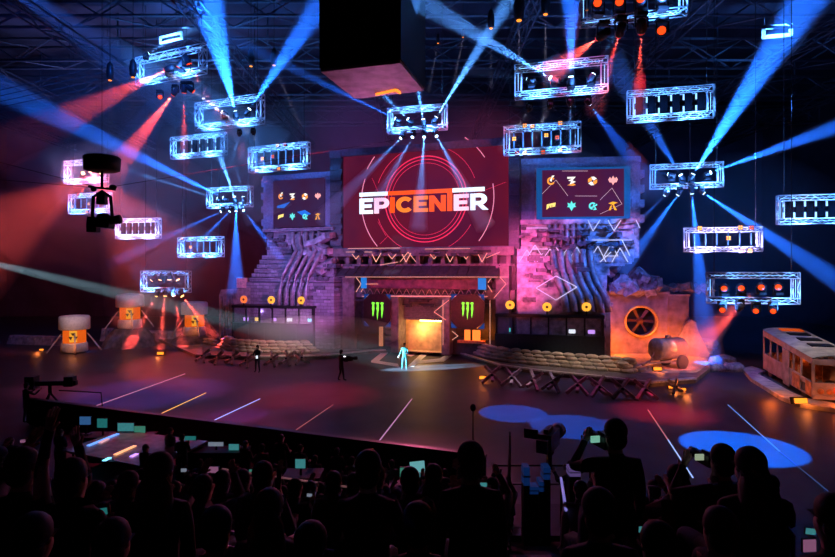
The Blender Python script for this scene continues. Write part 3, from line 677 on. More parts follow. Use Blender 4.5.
# ================= timber tank obstacles =================
M_tim = mat('old_timber', (.42, .34, .29), .85, var=.4, scale=4, bump=.4)
M_timl = mat('pale_timber', (.5, .38, .3), .85, var=.4, scale=4, bump=.4)
def hedgehog(p, rz, lab, s=1.0, mt=None):
    t = thing('tank_obstacle', lab, 'obstacle', p, rz)
    for a, b in (((-.75, -.35, .06), (.6, .4, 1.25)), ((.75, -.35, .06), (-.6, .4, 1.25)), ((.1, -.75, .3), (-.1, .85, .75))):
        MB().bar(Vector(a)*s, Vector(b)*s, .21*s).build('beam', mt or M_tim, t)
    MB().lathe([(.1*s, -.2*s), (.1*s, .2*s)], (0, 0, .63*s), 8, 'y').build('bolt_plate', M_black, t)
for i, (x, y) in enumerate([(203, 362), (217, 364), (232, 364), (247, 367), (272, 366), (287, 365), (301, 364)]):
    hedgehog(G(x, y), rnd.uniform(-.9, .9)-.2, ['crossed timber obstacle at the far left end of the left row', 'second crossed timber obstacle from the left, left row', 'crossed timber obstacle just left of the dark standing man', 'crossed timber obstacle right beside the dark standing man', 'crossed timber obstacle in the middle right of the left row', 'crossed timber obstacle second from the right end of the left row', 'crossed timber obstacle at the right end of the left row'][i], .78)
for i, (x, y) in enumerate([(492, 383), (512, 386), (533, 389), (553, 391), (578, 394), (599, 396), (622, 398), (645, 399)]):
    hedgehog(G(x, y), rnd.uniform(-.9, .9)-.2, ['crossed timber obstacle at the left end of the right row, near the orange glow', 'second crossed timber obstacle from the left in the right row', 'third crossed timber obstacle from the left in the right row', 'fourth crossed timber obstacle from the left in the right row', 'crossed timber obstacle below the middle of the right sandbag wall', 'third crossed timber obstacle from the right end of the right row', 'second crossed timber obstacle from the right end of the right row', 'crossed timber obstacle at the right end of the right row'][i], .8, M_timl if i in (2, 4, 7) else None)
hedgehog(G(676, 393), .4, 'small obstacle with amber lamps in front of the tank trailer', .6)
M_glow = mat('warm_lamp', (1, .4, .08), .3, emit=1.8, ecol=(1, .26, .02))
def flood(px, py, zz, lab, s=.35, rz=0):
    p = G(px, py, zz); t = thing('floor_lamp', lab, 'lamp', p, rz)
    MB().box((0, 0, s*.45), (s*1.5, s*.5, s*.7), (-.3, 0, 0)).build('housing', M_black, t)
    MB().box((0, -s*.29, s*.5), (s*1.3, .03, s*.5), (-.3, 0, 0)).build('lens', M_glow, t)
    light('POINT', p+Vector((0, -.6, .35)), None, (1, .22, .04), 25, .1)
flood(161, 355.5, 0, 'small amber floor lamp alone on the floor right of the barrels', .4)
flood(671, 389, 0, 'left amber lamp on the small obstacle by the tank trailer', .25); flood(682, 391.5, 0, 'right amber lamp on the small obstacle by the tank trailer', .28)
flood(483, 380, 0, 'orange floor lamp at the left end of the right obstacle row', .35)
flood(657, 371.5, .25, 'orange floor lamp below the tank trailer', .4); flood(42, 351, 0, 'small orange lamp at the far left of the barrels', .25); flood(799, 405, .1, 'orange lamp in the kerb in front of the bus', .5)
flood(120, 372, 0, 'tiny dark lamp', .01) if False else None

# ================= capped barrels =================
M_cap = mat('cap_white', (.8, .72, .68), .5, var=.12, bump=.1); M_amb = mat('barrel_orange', (.8, .3, .05), .5, emit=.7, ecol=(1, .14, .01)); M_yel = mat('barrel_yellow', (.9, .6, .1), .5, emit=.8, ecol=(1, .42, .04))
def barrel(px, py, rim, lab):
    p = G(px, py, rim); s = p.y/f_ref; t = thing('capped_barrel', lab, 'barrel', p, -.1)
    MB().lathe([(.92, 0), (1.02, .08), (1.0, .75), (.92, .82)], (0, 0, 0), 20).build('base', M_cap, t)
    b = MB().lathe([(.86, .8), (.86, 2.0)], (0, 0, 0), 20).build('band', M_amb, t)
    m = MB()
    for k in range(5):
        a = -PI/2+.28+k*.13; m.box((.87*math.cos(a), .87*math.sin(a), 1.4), (.04, .115, .95), (0, 0, a))
    m.build('yellow_plate', M_yel, b)
    m = MB(); a0 = -PI/2+.54
    for k in range(3):
        an = PI/2+k*2*PI/3; c, s_ = math.cos(an), math.sin(an)
        m.prism([(.07, -.03), (.3, -.17), (.3, .17), (.07, .03)], lambda u, v, d: Vector((( .9+d)*math.cos(a0+(u*c-v*s_)/.9), (.9+d)*math.sin(a0+(u*c-v*s_)/.9), 1.4+u*s_+v*c)), .03)
    m.build('trefoil', M_discr, b)
    MB().lathe([(1.12, 1.95), (1.18, 2.0), (1.18, 2.98), (1.08, 3.1), (.5, 3.16)], (0, 0, 0), 22).build('cap', M_cap, t)
    for k, a in enumerate((-2.6, -.9, .6)):
        MB().bar((.95*math.cos(a), .95*math.sin(a), 1.6), (2.0*math.cos(a), 2.0*math.sin(a), .04), .1).build('strut', M_rough, t)
    light('POINT', p+Vector((.9, -1.7, .8)), None, (1, .25, .05), 18, .1)
f_ref = 48
barrel(74.5, 352, 0, 'white-capped orange barrel at the far left, nearest of the three'); barrel(130, 328, 1.65, 'white-capped barrel in the middle, farthest and on a slope'); barrel(194.5, 335, .9, 'white-capped barrel on the right, beside the left set wall')
for (x, y, h, lab) in ((130, 328, 1.65, 'dark rubble plinth under the middle capped barrel'), (194.5, 335, .9, 'dark rubble plinth under the right capped barrel')):
    p = G(x, y, h); tag(MB().lathe([(2.4, 0), (1.9, h*.6), (1.3, h)], (0, 0, 0), 9, smooth=False).build('rubble_plinth', mat('plinth_dark', (.12, .1, .11), .9, var=.5, scale=2, bump=.6), loc=(p.x, p.y, 0)), lab, 'plinth')
# long concrete blocks between barrels
for (a, b, h, lab) in (((97, 342), (134, 343), 1.25, 'low grey barrier block between the first two capped barrels'), ((140, 342), (190, 343), 1.0, 'low dark barrier block between the middle and right barrels'), ((3, 345), (60, 347), .8, 'low dark barrier block at the left edge')):
    p, q = G(*a), G(*b); d = q-p; L = d.length; t = thing('barrier_block', lab, 'barrier', p+d/2+Vector((0, 1.2, 0)), math.atan2(d.y, d.x))
    MB().yz([(-.6, 0), (.6, 0), (.5, .3), (.3, h), (-.3, h), (-.5, .3)], -L/2, L).build('block', M_rough, t)
    for k in range(7): MB().bb(-L/2+L*(k+.3)/7, -L/2+L*(k+.5)/7, -.52, -.35, .25, h*.8).build('rib', M_rough, t)
# ================= tank trailer =================
t = thing('tank_trailer', 'rusty cylindrical tank on a two-wheeled trailer in front of the fan wall', 'trailer', G(668, 368, .25), R(22))
M_tank = mat('tank_metal', (.42, .36, .36), .4, .5, var=.4, scale=2, bump=.2)
MB().lathe([(.2, -1.25), (.62, -1.2), (.74, -1.1), (.76, -1.0), (.74, -.95), (.74, 0), (.77, .05), (.74, .1), (.74, 1.0), (.7, 1.15), (.2, 1.25)], (0, 0, 1.35), 22, 'x').build('tank', M_tank, t)
m = MB()
for y in (-.5, .5): m.bar((-2.3, y*.1, .35), (-1.0, y, .55), .1); m.bar((-1.0, y, .55), (1.2, y, .55), .12)
m.bar((-1.7, 0, .4), (-1.8, 0, 0.02), .08); m.bar((-1.7, 0, .4), (-1.2, 0, 1.2), .06); m.build('chassis', M_tank, t)
for y in (-.72, .72):
    w = MB().lathe([(.2, -.12), (.42, -.13), (.48, -.08), (.48, .08), (.42, .13), (.2, .12)], (.55, y, .48), 18, 'y').build('wheel', M_dark, t)
    MB().lathe([(.2, -.1), (.24, 0), (.2, .1)], (.55, y, .48), 12, 'y').build('hub', M_tank, w)
MB().lathe([(.16, 0), (.2, .02), (.2, .16), (.1, .2)], (0, 0, 2.07), 12).build('filler_cap', M_tank, t)
# sand heap under trailer
sand = [G(*q, .25) for q in ((607, 357), (640, 374), (700, 374), (716, 362), (690, 352), (620, 347))]
m = MB(); cn = sum(sand, Vector())/6; m.add([(p.x, p.y, .24) for p in sand]+[((p*.6+cn*.4).x, (p*.6+cn*.4).y, .30) for p in sand]+[(cn.x, cn.y+.5, .32)],
      [(i, (i+1) % 6, (i+1) % 6+6, i+6) for i in range(6)]+[(i+6, (i+1) % 6+6, 12) for i in range(6)])
tag(m.build('sand', mat('sand', (.5, .4, .3), .95, var=.3, scale=5, bump=.5)), 'pale trampled sand around the tank trailer', 'sand', kind='stuff')
for (x, y, s) in ((724, 366, .8), (716, 371, .5), (733, 371, .6), (708, 346, .7)):
    p = G(x, y); m = MB().ball((0, 0, s*.35), (s*1.2, s*.7, s*.6), 9, 6, .8); m.tex(lambda v: v*(1+.12*math.sin(v.x*9+v.y*7+x)))
    tag(m.build('rock', mat('rock', (.35, .35, .42), .8, var=.4, bump=.5), loc=p), {724: 'largest pale rock between the tank trailer and the bus', 716: 'small rock left of the largest pale rock', 733: 'small rock right of the largest pale rock', 708: 'rock behind the tank trailer by the blue streak'}[x], 'rock')
for i, (x0_, y0_, x1_, y1_) in enumerate(((690, 352, 712, 354), (686, 344, 716, 349), (684, 338, 706, 341))):
    tag(MB().bar(G(x0_, y0_, .3)+Vector((0, 0, .1)), G(x1_, y1_, .3)+Vector((0, 0, .1)), .28, .2).build('loose_beam', mat('beam_blue', (.5, .6, .8), .3, .4)), ['fallen metal beam shining pale blue right of the tank trailer', 'middle fallen beam beside the broken wall', 'farthest fallen beam beside the broken wall'][i], 'beam')
# ================= burned-out bus =================
A = P(763, 372, 37.0); A.z = 0.0; Bf = P(812, 404, 29.0); Bf.z = 0
d = Bf-A; L = d.length
t = thing('burned_bus', 'burned-out pale bus with empty windows and orange fire glow, right edge', 'bus', A, math.atan2(d.y, d.x))
# local x runs rear -> front, local y from near side (0) to far side (2.4 left of heading)
W = 2.45; s_ = 1 
M_bus = mat('bus_paint', (.3, .24, .25), .6, var=.5, scale=1.4, bump=.25); M_rust = mat('bus_rust', (.5, .2, .08), .8, var=.5, scale=3, bump=.3); M_roof = mat('bus_roof', (.5, .46, .42), .7, var=.35, scale=1.5, bump=.3)
z0b, zs_, zr_ = .45, 1.45, 2.95; dz = -.0
def ZT(x): return 3.12-.62*x/L      # the wreck sags towards the front
def Z(x, v): return v*ZT(x)/3.12
# heading towards camera: near side (visible left flank) lies at local y<0 side; choose side by geometry
side = -1 if (Matrix.Rotation(t.rotation_euler.z, 3, 'Z')@Vector((0, 1, 0))).x < 0 else 1
Yn, Yf = 0, side*W
def slab(m, x0, x1, y0, y1, a, b):
    q = [(x0, Z(x0, a)), (x1, Z(x1, a)), (x1, Z(x1, b)), (x0, Z(x0, b))]
    m.xz(q, min(y0, y1), abs(y1-y0))
e_ = side*.08
body = MB()
slab(body, 0, L*.78, Yn, Yn+e_, .45, 1.5); slab(body, L*.9, L, Yn, Yn+e_, .45, 1.45); slab(body, L*.78, L*.9, Yn, Yn+e_, 1.15, 1.45)
slab(body, 0, L, Yn, Yn+e_, 2.62, 3.0); slab(body, 0, L, Yf-e_, Yf, .45, 1.5); slab(body, 0, L, Yf-e_, Yf, 2.62, 3.0)
slab(body, 0, .08, Yn, Yf, .45, 1.5); slab(body, 0, .08, Yn, Yf, 2.6, 3.05); slab(body, 0, L, Yn, Yf, .45, .55)
for x in (0, L*.17, L*.33, L*.45, L*.5, L*.66, L*.8, L-.1): slab(body, x, x+.12, Yn, Yn+e_, 1.4, 2.7); slab(body, x, x+.12, Yf-e_, Yf, 1.4, 2.7)
b = body.build('body', M_bus, t)
m = MB()
n = 7; ys = [Yn+(Yf-Yn)*k/n for k in range(n+1)]; crown = [0, .1, .15, .17, .17, .15, .1, 0]
vs = []
for x in (-.05, L*.33, L*.66, L+.05): vs += [(x, ys[k], ZT(x)-.08+crown[k]) for k in range(n+1)]
m.add(vs, [(r_*(n+1)+k, r_*(n+1)+k+1, (r_+1)*(n+1)+k+1, (r_+1)*(n+1)+k) for r_ in range(3) for k in range(n)])
m.add([(v[0], v[1], v[2]-.07) for v in vs], [(r_*(n+1)+k, r_*(n+1)+k+1, (r_+1)*(n+1)+k+1, (r_+1)*(n+1)+k) for r_ in range(3) for k in range(n)])
rf = m.build('roof', M_roof, t)
for k in range(3):
    x = L*(.3+.2*k); m = MB().box((x, Yn+side*1.25, ZT(x)+.13), (.75, 1.1, .05), (0, math.atan(.62/L), 0)); m.build('roof_hatch', M_black, rf)
x = L*.12; MB().box((x, Yn+side*1.3, ZT(x)+.12), (.8, 1.2, .05), (0, math.atan(.62/L), 0)).build('glowing_hatch', mat('hatch_orange', (.9, .2, .05), .6, emit=.5, ecol=(1, .12, .01)), rf)
m = MB()  # front end
slab(m, L-.05, L+.1, Yn, Yf, .95, 1.45); slab(m, L-.05, L+.18, Yn, Yf, .4, .62); slab(m, L-.05, L+.05, Yn, Yf, .5, 1.0); slab(m, L-.08, L+.05, Yn, Yn+side*.12, 1.4, 2.8)
slab(m, L-.08, L+.05, Yn+side*W/2, Yn+side*(W/2+.08), 1.4, 2.8); slab(m, L-.08, L+.06, Yn, Yf, 2.6, 2.95); m.build('front_end', M_bus, t)
for k in (.35, .75, 1.7, 2.1): MB().lathe([(.13, -.03), (.15, 0), (.13, .03)], (L+.1, Yn+side*k, .72), 14, 'x').build('headlamp', M_rust, t)
MB().box((L+.13, Yn+side*1.25, .8), (.03, .7, .3)).build('number_plate', mat('plate_red', (.9, .1, .05), .5, emit=.6, ecol=(1, .08, .02)), t)
MB().bb(L*.84-.001, L*.84, Yn-.01*side, Yn, .6, .61).build('latch', M_rust, t) if False else None
m = MB(); slab(m, L*.66, L*.79, Yn-.03*side, Yn+.01*side, .5, 1.4); m.build('rusted_panel', M_rust, t); m = MB(); slab(m, L*.9, L*.99, Yn-.03*side, Yn+.01*side, .5, 1.4); m.build('rusted_panel', M_rust, t)
m = MB(); slab(m, L*.48, L*.6, Yn-.04*side, Yn, .3, 2.6); m.build('folding_door', M_bus, t)
for x, yy in ((L*.15, Yn+side*.2), (L*.84, Yn+side*.2), (L*.15, Yf-side*.2), (L*.84, Yf-side*.2)): MB().lathe([(.25, -.12), (.46, -.13), (.5, 0), (.46, .13), (.25, .12)], (x, yy, .5), 16, 'y').build('wheel', M_dark, t)
m = MB()
for k in range(6):
    for yy in (.55, 1.75): x = L*(.12+.12*k); m.box((x, Yn+side*yy, .85), (.45, .8, .12)); m.box((x-.2, Yn+side*yy, 1.25), (.1, .8, .8))
m.build('seat_frames', M_rust, t)
busm = Matrix.Translation(A)@Matrix.Rotation(t.rotation_euler.z, 4, 'Z')
for x, yy, zz, E in ((L*.38, 1.3, 1.7, 70), (L*.05, 1.1, 1.9, 40), (L*.65, .5, 1.0, 20)): light('POINT', busm@Vector((x, side*yy, zz)), None, (1, .2, .02), E*.2, .15)
for x, yy, zz, E in ((L*.05, -.8, 1.9, 12), (L*.88, -1.6, .7, 150), (L+1.2, .8, .5, 110)): light('POINT', busm@Vector((x, side*yy, zz)), None, (1, .16, .02), E*.35, .12)
MB()
# torn kerb bank round the bus
kp = [(742, 371), (752, 369), (765, 374), (758, 377), (776, 387), (792, 396), (806, 402), (840, 408), (870, 410), (870, 416), (836, 413), (800, 408), (780, 400), (766, 391), (750, 381)]
m = MB(); w = [G(x, y) for x, y in kp]; m.xy([(p.x, p.y) for p in w], .0, .22)
tag(m.build('kerb_bank', mat('kerb_stone', (.5, .42, .36), .85, var=.35, scale=2, bump=.5)), 'torn pale kerb bank curving round the burned bus', 'kerb')
dk = [G(x, y) for x, y in ((757, 374), (776, 386), (806, 401), (850, 406), (900, 408), (900, 372), (800, 366), (766, 368))]
tag(MB().xy([(p.x, p.y) for p in dk], .002, .1).build('soil_patch', mat('soil', (.07, .06, .06), .9, var=.4, bump=.4)), 'dark soil patch the bus wreck stands on', 'soil')
# ================= hanging scoreboard cube =================
c1 = [G(321, 72, 16.6), G(400, 63, 16.6), G(424, 91, 16.6), G(355, 99, 16.6)]; zl = sum(p.z for p in c1)/4
t = thing('scoreboard_cube', 'huge black box hanging from the roof with a pinkish lit underside', 'scoreboard', (0, 0, zl))
def hv(k, e=0): cn = sum(c1, Vector())/4; q = cn+(c1[k]-cn)*(1+e); return (q.x, q.y)
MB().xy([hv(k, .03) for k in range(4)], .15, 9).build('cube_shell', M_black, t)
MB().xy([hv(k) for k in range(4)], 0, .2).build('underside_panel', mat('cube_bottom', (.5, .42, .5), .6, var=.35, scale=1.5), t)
m = MB()
for a, b in ((353, 356.5), (371, 375)): pass
q = [G(376, 93.5, 16.6), G(396, 89, 16.6), G(400, 92, 16.6)]
for a_, b_ in zip(q[:-1], q[1:]): m.bar((a_.x, a_.y, -.05), (b_.x, b_.y, -.05), .12)
m.build('orange_strip', mat('cube_strip', (1, .3, .05), .4, emit=2, ecol=(1, .2, .02)), t)
m = MB()
for k in range(4): x, y = hv(k, -.2); m.tube([(x, y, 9), (x, y, ZC-zl-.05)], .06, 6)
m.build('hoist_cable', M_black, t)
light('SPOT', (-2, 34, 12.5), (-2, 29.5, 17), (.9, .22, .6), 800, .3, 80, 1)

# ================= hanging light frames =================
movers = []; KB = 60
def mover(base, aim, lens, lab, grp, s=1.0, up=True, dark=False):
    """moving head: base block, yoke, barrel, lens. base = clamp point; aim = unit direction"""
    q = Vector(aim).normalized(); t = thing('moving_head_lamp', lab, 'stage light', base, 0, grp)
    k = 1 if up else -1
    MB().box((0, 0, .07*k), (.34*s, .3*s, .14)).build('base', M_black, t)
    yk = MB(); yk.box((-.2*s, 0, .3*k*s), (.05, .12, .36*s)); yk.box((.2*s, 0, .3*k*s), (.05, .12, .36*s)); yk.box((0, 0, .14*k*s), (.45*s, .12, .05)); yk.build('yoke', M_black, t)
    c = Vector((0, 0, .42*k*s)); h = MB().tube([c-q*.26*s, c-q*.2*s, c+q*.15*s, c+q*.24*s], [.1*s, .15*s, .17*s, .15*s], 10).build('head', M_dark, t)
    MB().tube([c+q*.24*s, c+q*.27*s], [.135*s, .13*s], 10).build('lens', lens, h)
    return Vector(base)+c+q*.34*s
beams = []
def beam(src, q, L, ang, col, E, mt=None, blend=.55):
    """a real spot lamp and the haze its beam crosses"""
    q = Vector(q).normalized(); src = Vector(src)
    light('SPOT', src, src+q, col, E*KB, .014, ang, blend)
    r1 = math.tan(R(ang/2))*L*1.0; n = 18; m = MB()
    m.lathe([(.11, .0), (r1+.11, L)], (0, 0, 0), n)
    o = m.build('haze', mt or H_beam); o.location = src+q*.03; o.rotation_euler = q.to_track_quat('Z', 'Y').to_euler()
    cn = 'blue' if col[2] > col[0] else 'red'
    if col[0] > .6 and col[2] > .6: cn = 'pale'
    tag(o, 'smoky haze lit %s along a lamp beam' % cn, 'haze', cn+' lit haze along the beams', 'stuff')
BLUE = (.012, .14, 1); BLUEW = (.08, .32, 1); RED = (1, .08, .06); WHT = (.75, .75, 1)
H_thick = haze_mat('beam_haze_thick', .2); H_dim = haze_mat('beam_haze_thin', .02)
def frame(xl, ytl, ybl, xr, ytr, ybr, Y0, rot, kind, lab, grp_extra=''):
    a = -rot; ulx, urx = (xl-CX)/F, (xr-CX)/F; sa, ca = math.sin(R(a)), math.cos(R(a))
    W = (urx-ulx)*Y0/(ca+sa*(urx+ulx)/2)
    YL = Y0+W/2*sa; YR = Y0-W/2*sa; Xc = (ulx*YL+urx*YR)/2
    yt, yb = (ytl+ytr)/2, (ybl+ybr)/2; ztop = CZ-(yt-HY)*Y0/F; zbot = CZ-(yb-HY)*Y0/F; H = ztop-zbot
    t = thing('truss_frame', lab, 'light truss', (Xc, Y0, zbot), R(rot), None)
    s = min(.42, H*.19); e = s/2; big = Y0 < 42; r0 = .028 if big else .034; rd = .017 if big else .024
    for nm, p, q in (('truss_beam', (-W/2, 0, e), (W/2, 0, e)), ('truss_beam', (-W/2, 0, H-e), (W/2, 0, H-e)), ('truss_post', (-W/2+e, 0, s), (-W/2+e, 0, H-s)), ('truss_post', (W/2-e, 0, s), (W/2-e, 0, H-s))):
        m = MB(); box_truss(m, p, q, s, r0, rd*1.3, .55 if big else .62, (0, 2) if nm == 'truss_beam' else (1, 3)); o = m.build(nm, M_truss, t)
        p, q = Vector(p), Vector(q); d_ = (q-p)*.5; c_ = (p+q)/2
        MB().tube([c_-d_*.9, c_+d_*.9], (.013 if big else .018), 6).build('led_tube', M_ledr if kind == 'warm' else M_led, o)
    m = MB()
    for x in (-W*.42, W*.42): m.tube([(x, 0, H-.02), (x, 0, ZC-zbot)], .022, 5)
    m.build('hoist_chain', M_black, t)
    mw = Matrix.Translation(t.location)@Matrix.Rotation(R(rot), 4, 'Z')
    for x in (-W*.27, W*.27): light('SPOT', mw@Vector((x, -1.0, -.3)), mw@Vector((x, 0, H*.62)), (.07, .3, 1) if kind != 'warm' else (.45, .4, 1), 1400*(Y0/40), .1, 118, .5)  # bare unseen spots, added to brighten the truss metal
    return t, W, H, Xc, zbot, lab
def wpt(fr_, x, y, zz):
    t = fr_[0]; return t.matrix_basis_world@Vector((x, y, zz)) if hasattr(t, 'matrix_basis_world') else Matrix.Translation(t.location)@Matrix.Rotation(t.rotation_euler.z, 4, 'Z')@Vector((x, y, zz))
def px_of(v): return (CX+v.x/v.y*F, HY-(v.z-CZ)/v.y*F)
def on(fr_, px, py, dd=0):   # world point on the frame's plane under a sight line
    t = fr_[0]; rz = t.rotation_euler.z; n = Vector((-math.sin(rz), math.cos(rz), 0)); k = Vector(((px-CX)/F, 1, -(py-HY)/F))
    o = t.location+n*dd; tt = (o-Vector((0, 0, CZ))).dot(n)/k.dot(n); return Vector((0, 0, CZ))+k*tt
def lamps(fr_, lst, lens, word, up=True, s=1.0):
    """lst: (px,py, aim_px, aim_py, dY, L, ang, E, col) ; aim None -> faces the camera side with no beam"""
    out = []; s = s*1.2 if lens != M_blens else s
    for i, q in enumerate(lst):
        p = on(fr_, q[0], q[1], -.5)
        if q[2] is None: aim = Vector((rnd.uniform(-.1, .1)-p.x/p.y, -1, rnd.uniform(-.35, -.2)))
        else: aim = P(q[2], q[3], p.y+q[4])-p
        k = -1 if not up else 1
        if q[2] is not None: p = p-aim.normalized()*.34*s
        base = p-Vector((0, 0, .42*k*s)); tip = mover(base, aim, lens, word, word.replace('moving head lamp', 'lamps'), s, up)
        if q[2] is not None: beam(tip, aim, (P(q[2], q[3], p.y+q[4])-tip).length*1.45, q[6], q[8], q[7], q[9] if len(q) > 9 else None)
def bars(fr_, n, cells=()):
    """vertical batten lamps hung inside a frame, optional amber four-cell squares"""
    t, W, H, _, _, lab = fr_; s = min(.42, H*.19)
    for k in range(n):
        x = -W/2+s+(W-2*s)*(k+.5)/n; b = thing('light_batten', 'vertical light batten hanging in the '+lab.split(',')[0], 'batten light', wpt(fr_, x, 0, 0), t.rotation_euler.z, 'battens in the '+lab.split(',')[0])
        if cells is not None and len(cells):
            MB().bb(-.045, .045, -.05, .05, s, H-s).build('tube_body', M_dark, b); MB().bb(-.03, .03, -.062, -.05, s+.1, H-s-.1).build('tube_light', mat('tube_dim', (.3, .6, 1), .4, emit=.9, ecol=(.12, .4, 1)), b)
        else:
            MB().bb(-.2, .2, -.08, .1, s*1.1, H-s*1.1).build('panel', M_void, b)
            MB().bb(-.3, -.22, -.06, .0, H*.6, H-s*1.2).build('end_light', M_pale, b); MB().bb(-.3, -.22, -.06, 0, s*1.1, H*.4).build('end_light', M_pale, b)
    for i, (u, v, c) in enumerate(cells or ()):
        x = -W/2+u*W; zz = H*v; b = thing('blinder_lamp', 'four-cell %s blinder square on the ' % ('amber' if c else 'red')+lab.split(',')[0], 'blinder light', wpt(fr_, x, -.1, zz), t.rotation_euler.z, ('amber' if c else 'red')+' squares on the '+lab.split(',')[0])
        MB().box((0, 0, 0), (.3, .14, .3)).build('housing', M_dark, b)
        for a_ in (-.068, .068):
            for c_ in (-.068, .068): MB().box((a_, -.08, c_), (.1, .03, .1)).build('cell', M_amber if c else M_amber2, b)
# --- right side
T2 = frame(515, 66, 100, 608, 57, 91, 31, -16, 0, 'large truss frame right of centre near the top, shooting blue beams')
lamps(T2, [(549, 77, 455, 22, -2, 0, 9, 1500, BLUEW), (571, 75, 571, -30, -2, 0, 17, 900, BLUE), (594, 73, 608, 48, 0, 0, 8, 60, BLUEW), (527, 79, 480, 72, 3, 0, 6, 60, BLUEW)], M_blens, 'moving head lamp inside the upper right-centre blue frame')
lamps(T2, [(528, 111, 508, 140, 4, 0, 6, 60, WHT), (549, 108, 536, 134, 4, 0, 6, 60, WHT), (570, 106, 571, 150, 4, 0, 7, 100, BLUEW), (590, 105, 640, 170, 5, 0, 10, 400, BLUE)], M_blens, 'moving head lamp under the upper right-centre blue frame', False, .8)
T1 = frame(580, -8, 29, 687, -22, 13, 27, -16, 0, 'largest truss frame cut by the top edge, with orange-red lamps')
for (x, y) in ((598, 4), (619, 3), (641, 0), (662, -2)): lamps(T1, [(x, y, None, 0, 0, 0, 0, 0, RED)], M_rlens, 'red-glowing moving head lamp inside the frame cut by the top edge', True, 1.2)
lamps(T1, [(597, 39, 560, 66, 3, 0, 20, 300, RED), (618.5, 37, 600, 95, 4, 0, 12, 160, RED), (641, 34, 638, 100, 4, 0, 9, 250, RED), (662, 31, None, 0, 0, 0, 0, 0, RED)], M_rlens, 'red-glowing moving head lamp under the frame cut by the top edge', False, 1.2)
T3 = frame(627, 92, 123, 714, 85, 117, 33, -15, 0, 'truss frame with upright dark battens, upper right'); bars(T3, 6)
T4 = frame(504, 127, 157, 581, 122, 150, 37.5, -16, 0, 'truss frame with amber squares above the right tower')
bars(T4, 7, [(.28, .98, 1), (.38, .95, 1), (.74, .98, 1), (.14, .55, 1), (.56, .6, 1), (.28, .04, 1), (.74, .05, 1), (.52, .02, 0), (.7, .5, 0), (.18, .04, 0)])
T5 = frame(388, 108, 133, 447, 105, 130, 42, -16, 0, 'truss frame in the middle above the main screen, shooting blue beams')
lamps(T5, [(394, 118, 275, 60, -2, 0, 5, 1600, BLUE), (423, 118, 417, 84, -1, 0, 11, 900, BLUEW), (437, 116, 500, 15, -2, 0, 8, 3000, BLUEW), (407, 118, 380, 92, -1, 0, 9, 700, BLUEW)], M_blens, 'moving head lamp inside the middle blue frame')
lamps(T5, [(400, 139, 345, 195, -2, 0, 8, 150, BLUEW, H_thick), (412, 138, 386, 185, -2, 0, 8, 150, BLUEW, H_thick), (424, 138, 420, 200, -2, 0, 9, 260, BLUEW, H_thick), (437, 137, 470, 198, -2, 0, 9, 240, BLUEW, H_thick)], M_blens, 'moving head lamp under the middle blue frame', False, .9)
T6 = frame(650, 165, 189, 723, 162, 187, 39.5, -15, 0, 'truss frame right of the right tower, shooting long blue beams')
lamps(T6, [(667, 174, 600, 160, 3, 0, 6, 200, BLUE), (680, 174, 632, 95, -1, 0, 11, 500, BLUE), (694, 173, 800, 10, -4, 0, 13, 6000, BLUE), (712, 172, 850, 122, -6, 0, 8, 3500, BLUE)], M_blens, 'moving head lamp inside the blue frame right of the right tower')
lamps(T6, [(664, 196, 636, 225, 2, 0, 8, 200, BLUE), (677, 196, 638, 250, 2, 0, 11, 800, BLUE), (692, 195, 706, 335, 1, 0, 10, 1800, BLUE), (705, 194, 845, 285, -3, 0, 9, 2600, BLUE)], M_blens, 'moving head lamp under the blue frame right of the right tower', False, .9)
T7 = frame(684, 229, 253, 762, 226, 250, 37, -15, 'warm', 'reddish truss frame with amber squares at middle right')
bars(T7, 6, [(.2, .98, 1), (.72, .98, 1), (.86, .97, 0), (.57, .55, 1), (.17, .02, 1), (.74, .02, 0), (.84, .02, 1)])
T8 = frame(707, 273, 303, 799, 272, 304, 31.5, -15, 0, 'truss frame with four orange-red lamps above the bus')
for (x, y) in ((724, 287), (741, 287), (761, 286), (778, 286)): lamps(T8, [(x, y, None, 0, 0, 0, 0, 0, RED)], M_rlens, 'orange-red moving head lamp inside the frame above the bus')
lamps(T8, [(722, 309, None, 0, 0, 0, 0, 0, RED), (737, 310, 700, 345, 5, 0, 16, 150, RED), (756, 310, None, 0, 0, 0, 0, 0, RED), (773, 310, None, 0, 0, 0, 0, 0, RED)], M_rlens, 'orange-red moving head lamp under the frame above the bus', False, .9)
p = on(T8, 762, 290); beam(p+Vector((0, .6, 0)), P(700, 345, 36)-p, 8, 20, RED, 110)
T9 = frame(777, 196, 223, 866, 193, 224, 32.5, -14, 0, 'truss frame with upright battens cut by the right edge'); bars(T9, 7)
# --- left side
T10 = frame(250, 147, 172, 309, 143, 169, 45, -22, 0, 'truss frame with amber squares above the left tower'); bars(T10, 7, [(.5, .97, 1), (.24, .5, 1), (.42, .55, 0), (.14, .05, 1), (.52, .04, 1), (.62, .98, 0)])
T11 = frame(197, 103, 131, 263, 95, 124, 43, -23, 0, 'tilted-looking truss frame upper left, shooting wide blue beams upward')
lamps(T11, [(235, 110, 196, -40, -2, 0, 20, 4200, BLUE), (250, 108, 318, 8, -2, 0, 13, 2600, BLUE), (221, 111, 186, 86, -1, 0, 5, 500, WHT)], M_blens, 'moving head lamp inside the upper left blue frame')
lamps(T11, [(239, 136, 232, 160, 3, 0, 8, 90, BLUEW), (254, 135, 262, 160, 3, 0, 8, 90, BLUEW)], M_blens, 'moving head lamp under the upper left blue frame', False, .8)
T12 = frame(172, 137, 159, 226, 133, 155, 50, -20, 0, 'truss frame with upright battens at upper left'); bars(T12, 6)
T13 = frame(208, 188, 208, 252, 186, 207, 53, -18, 0, 'small truss frame left of the left tower, a hub of blue beams')
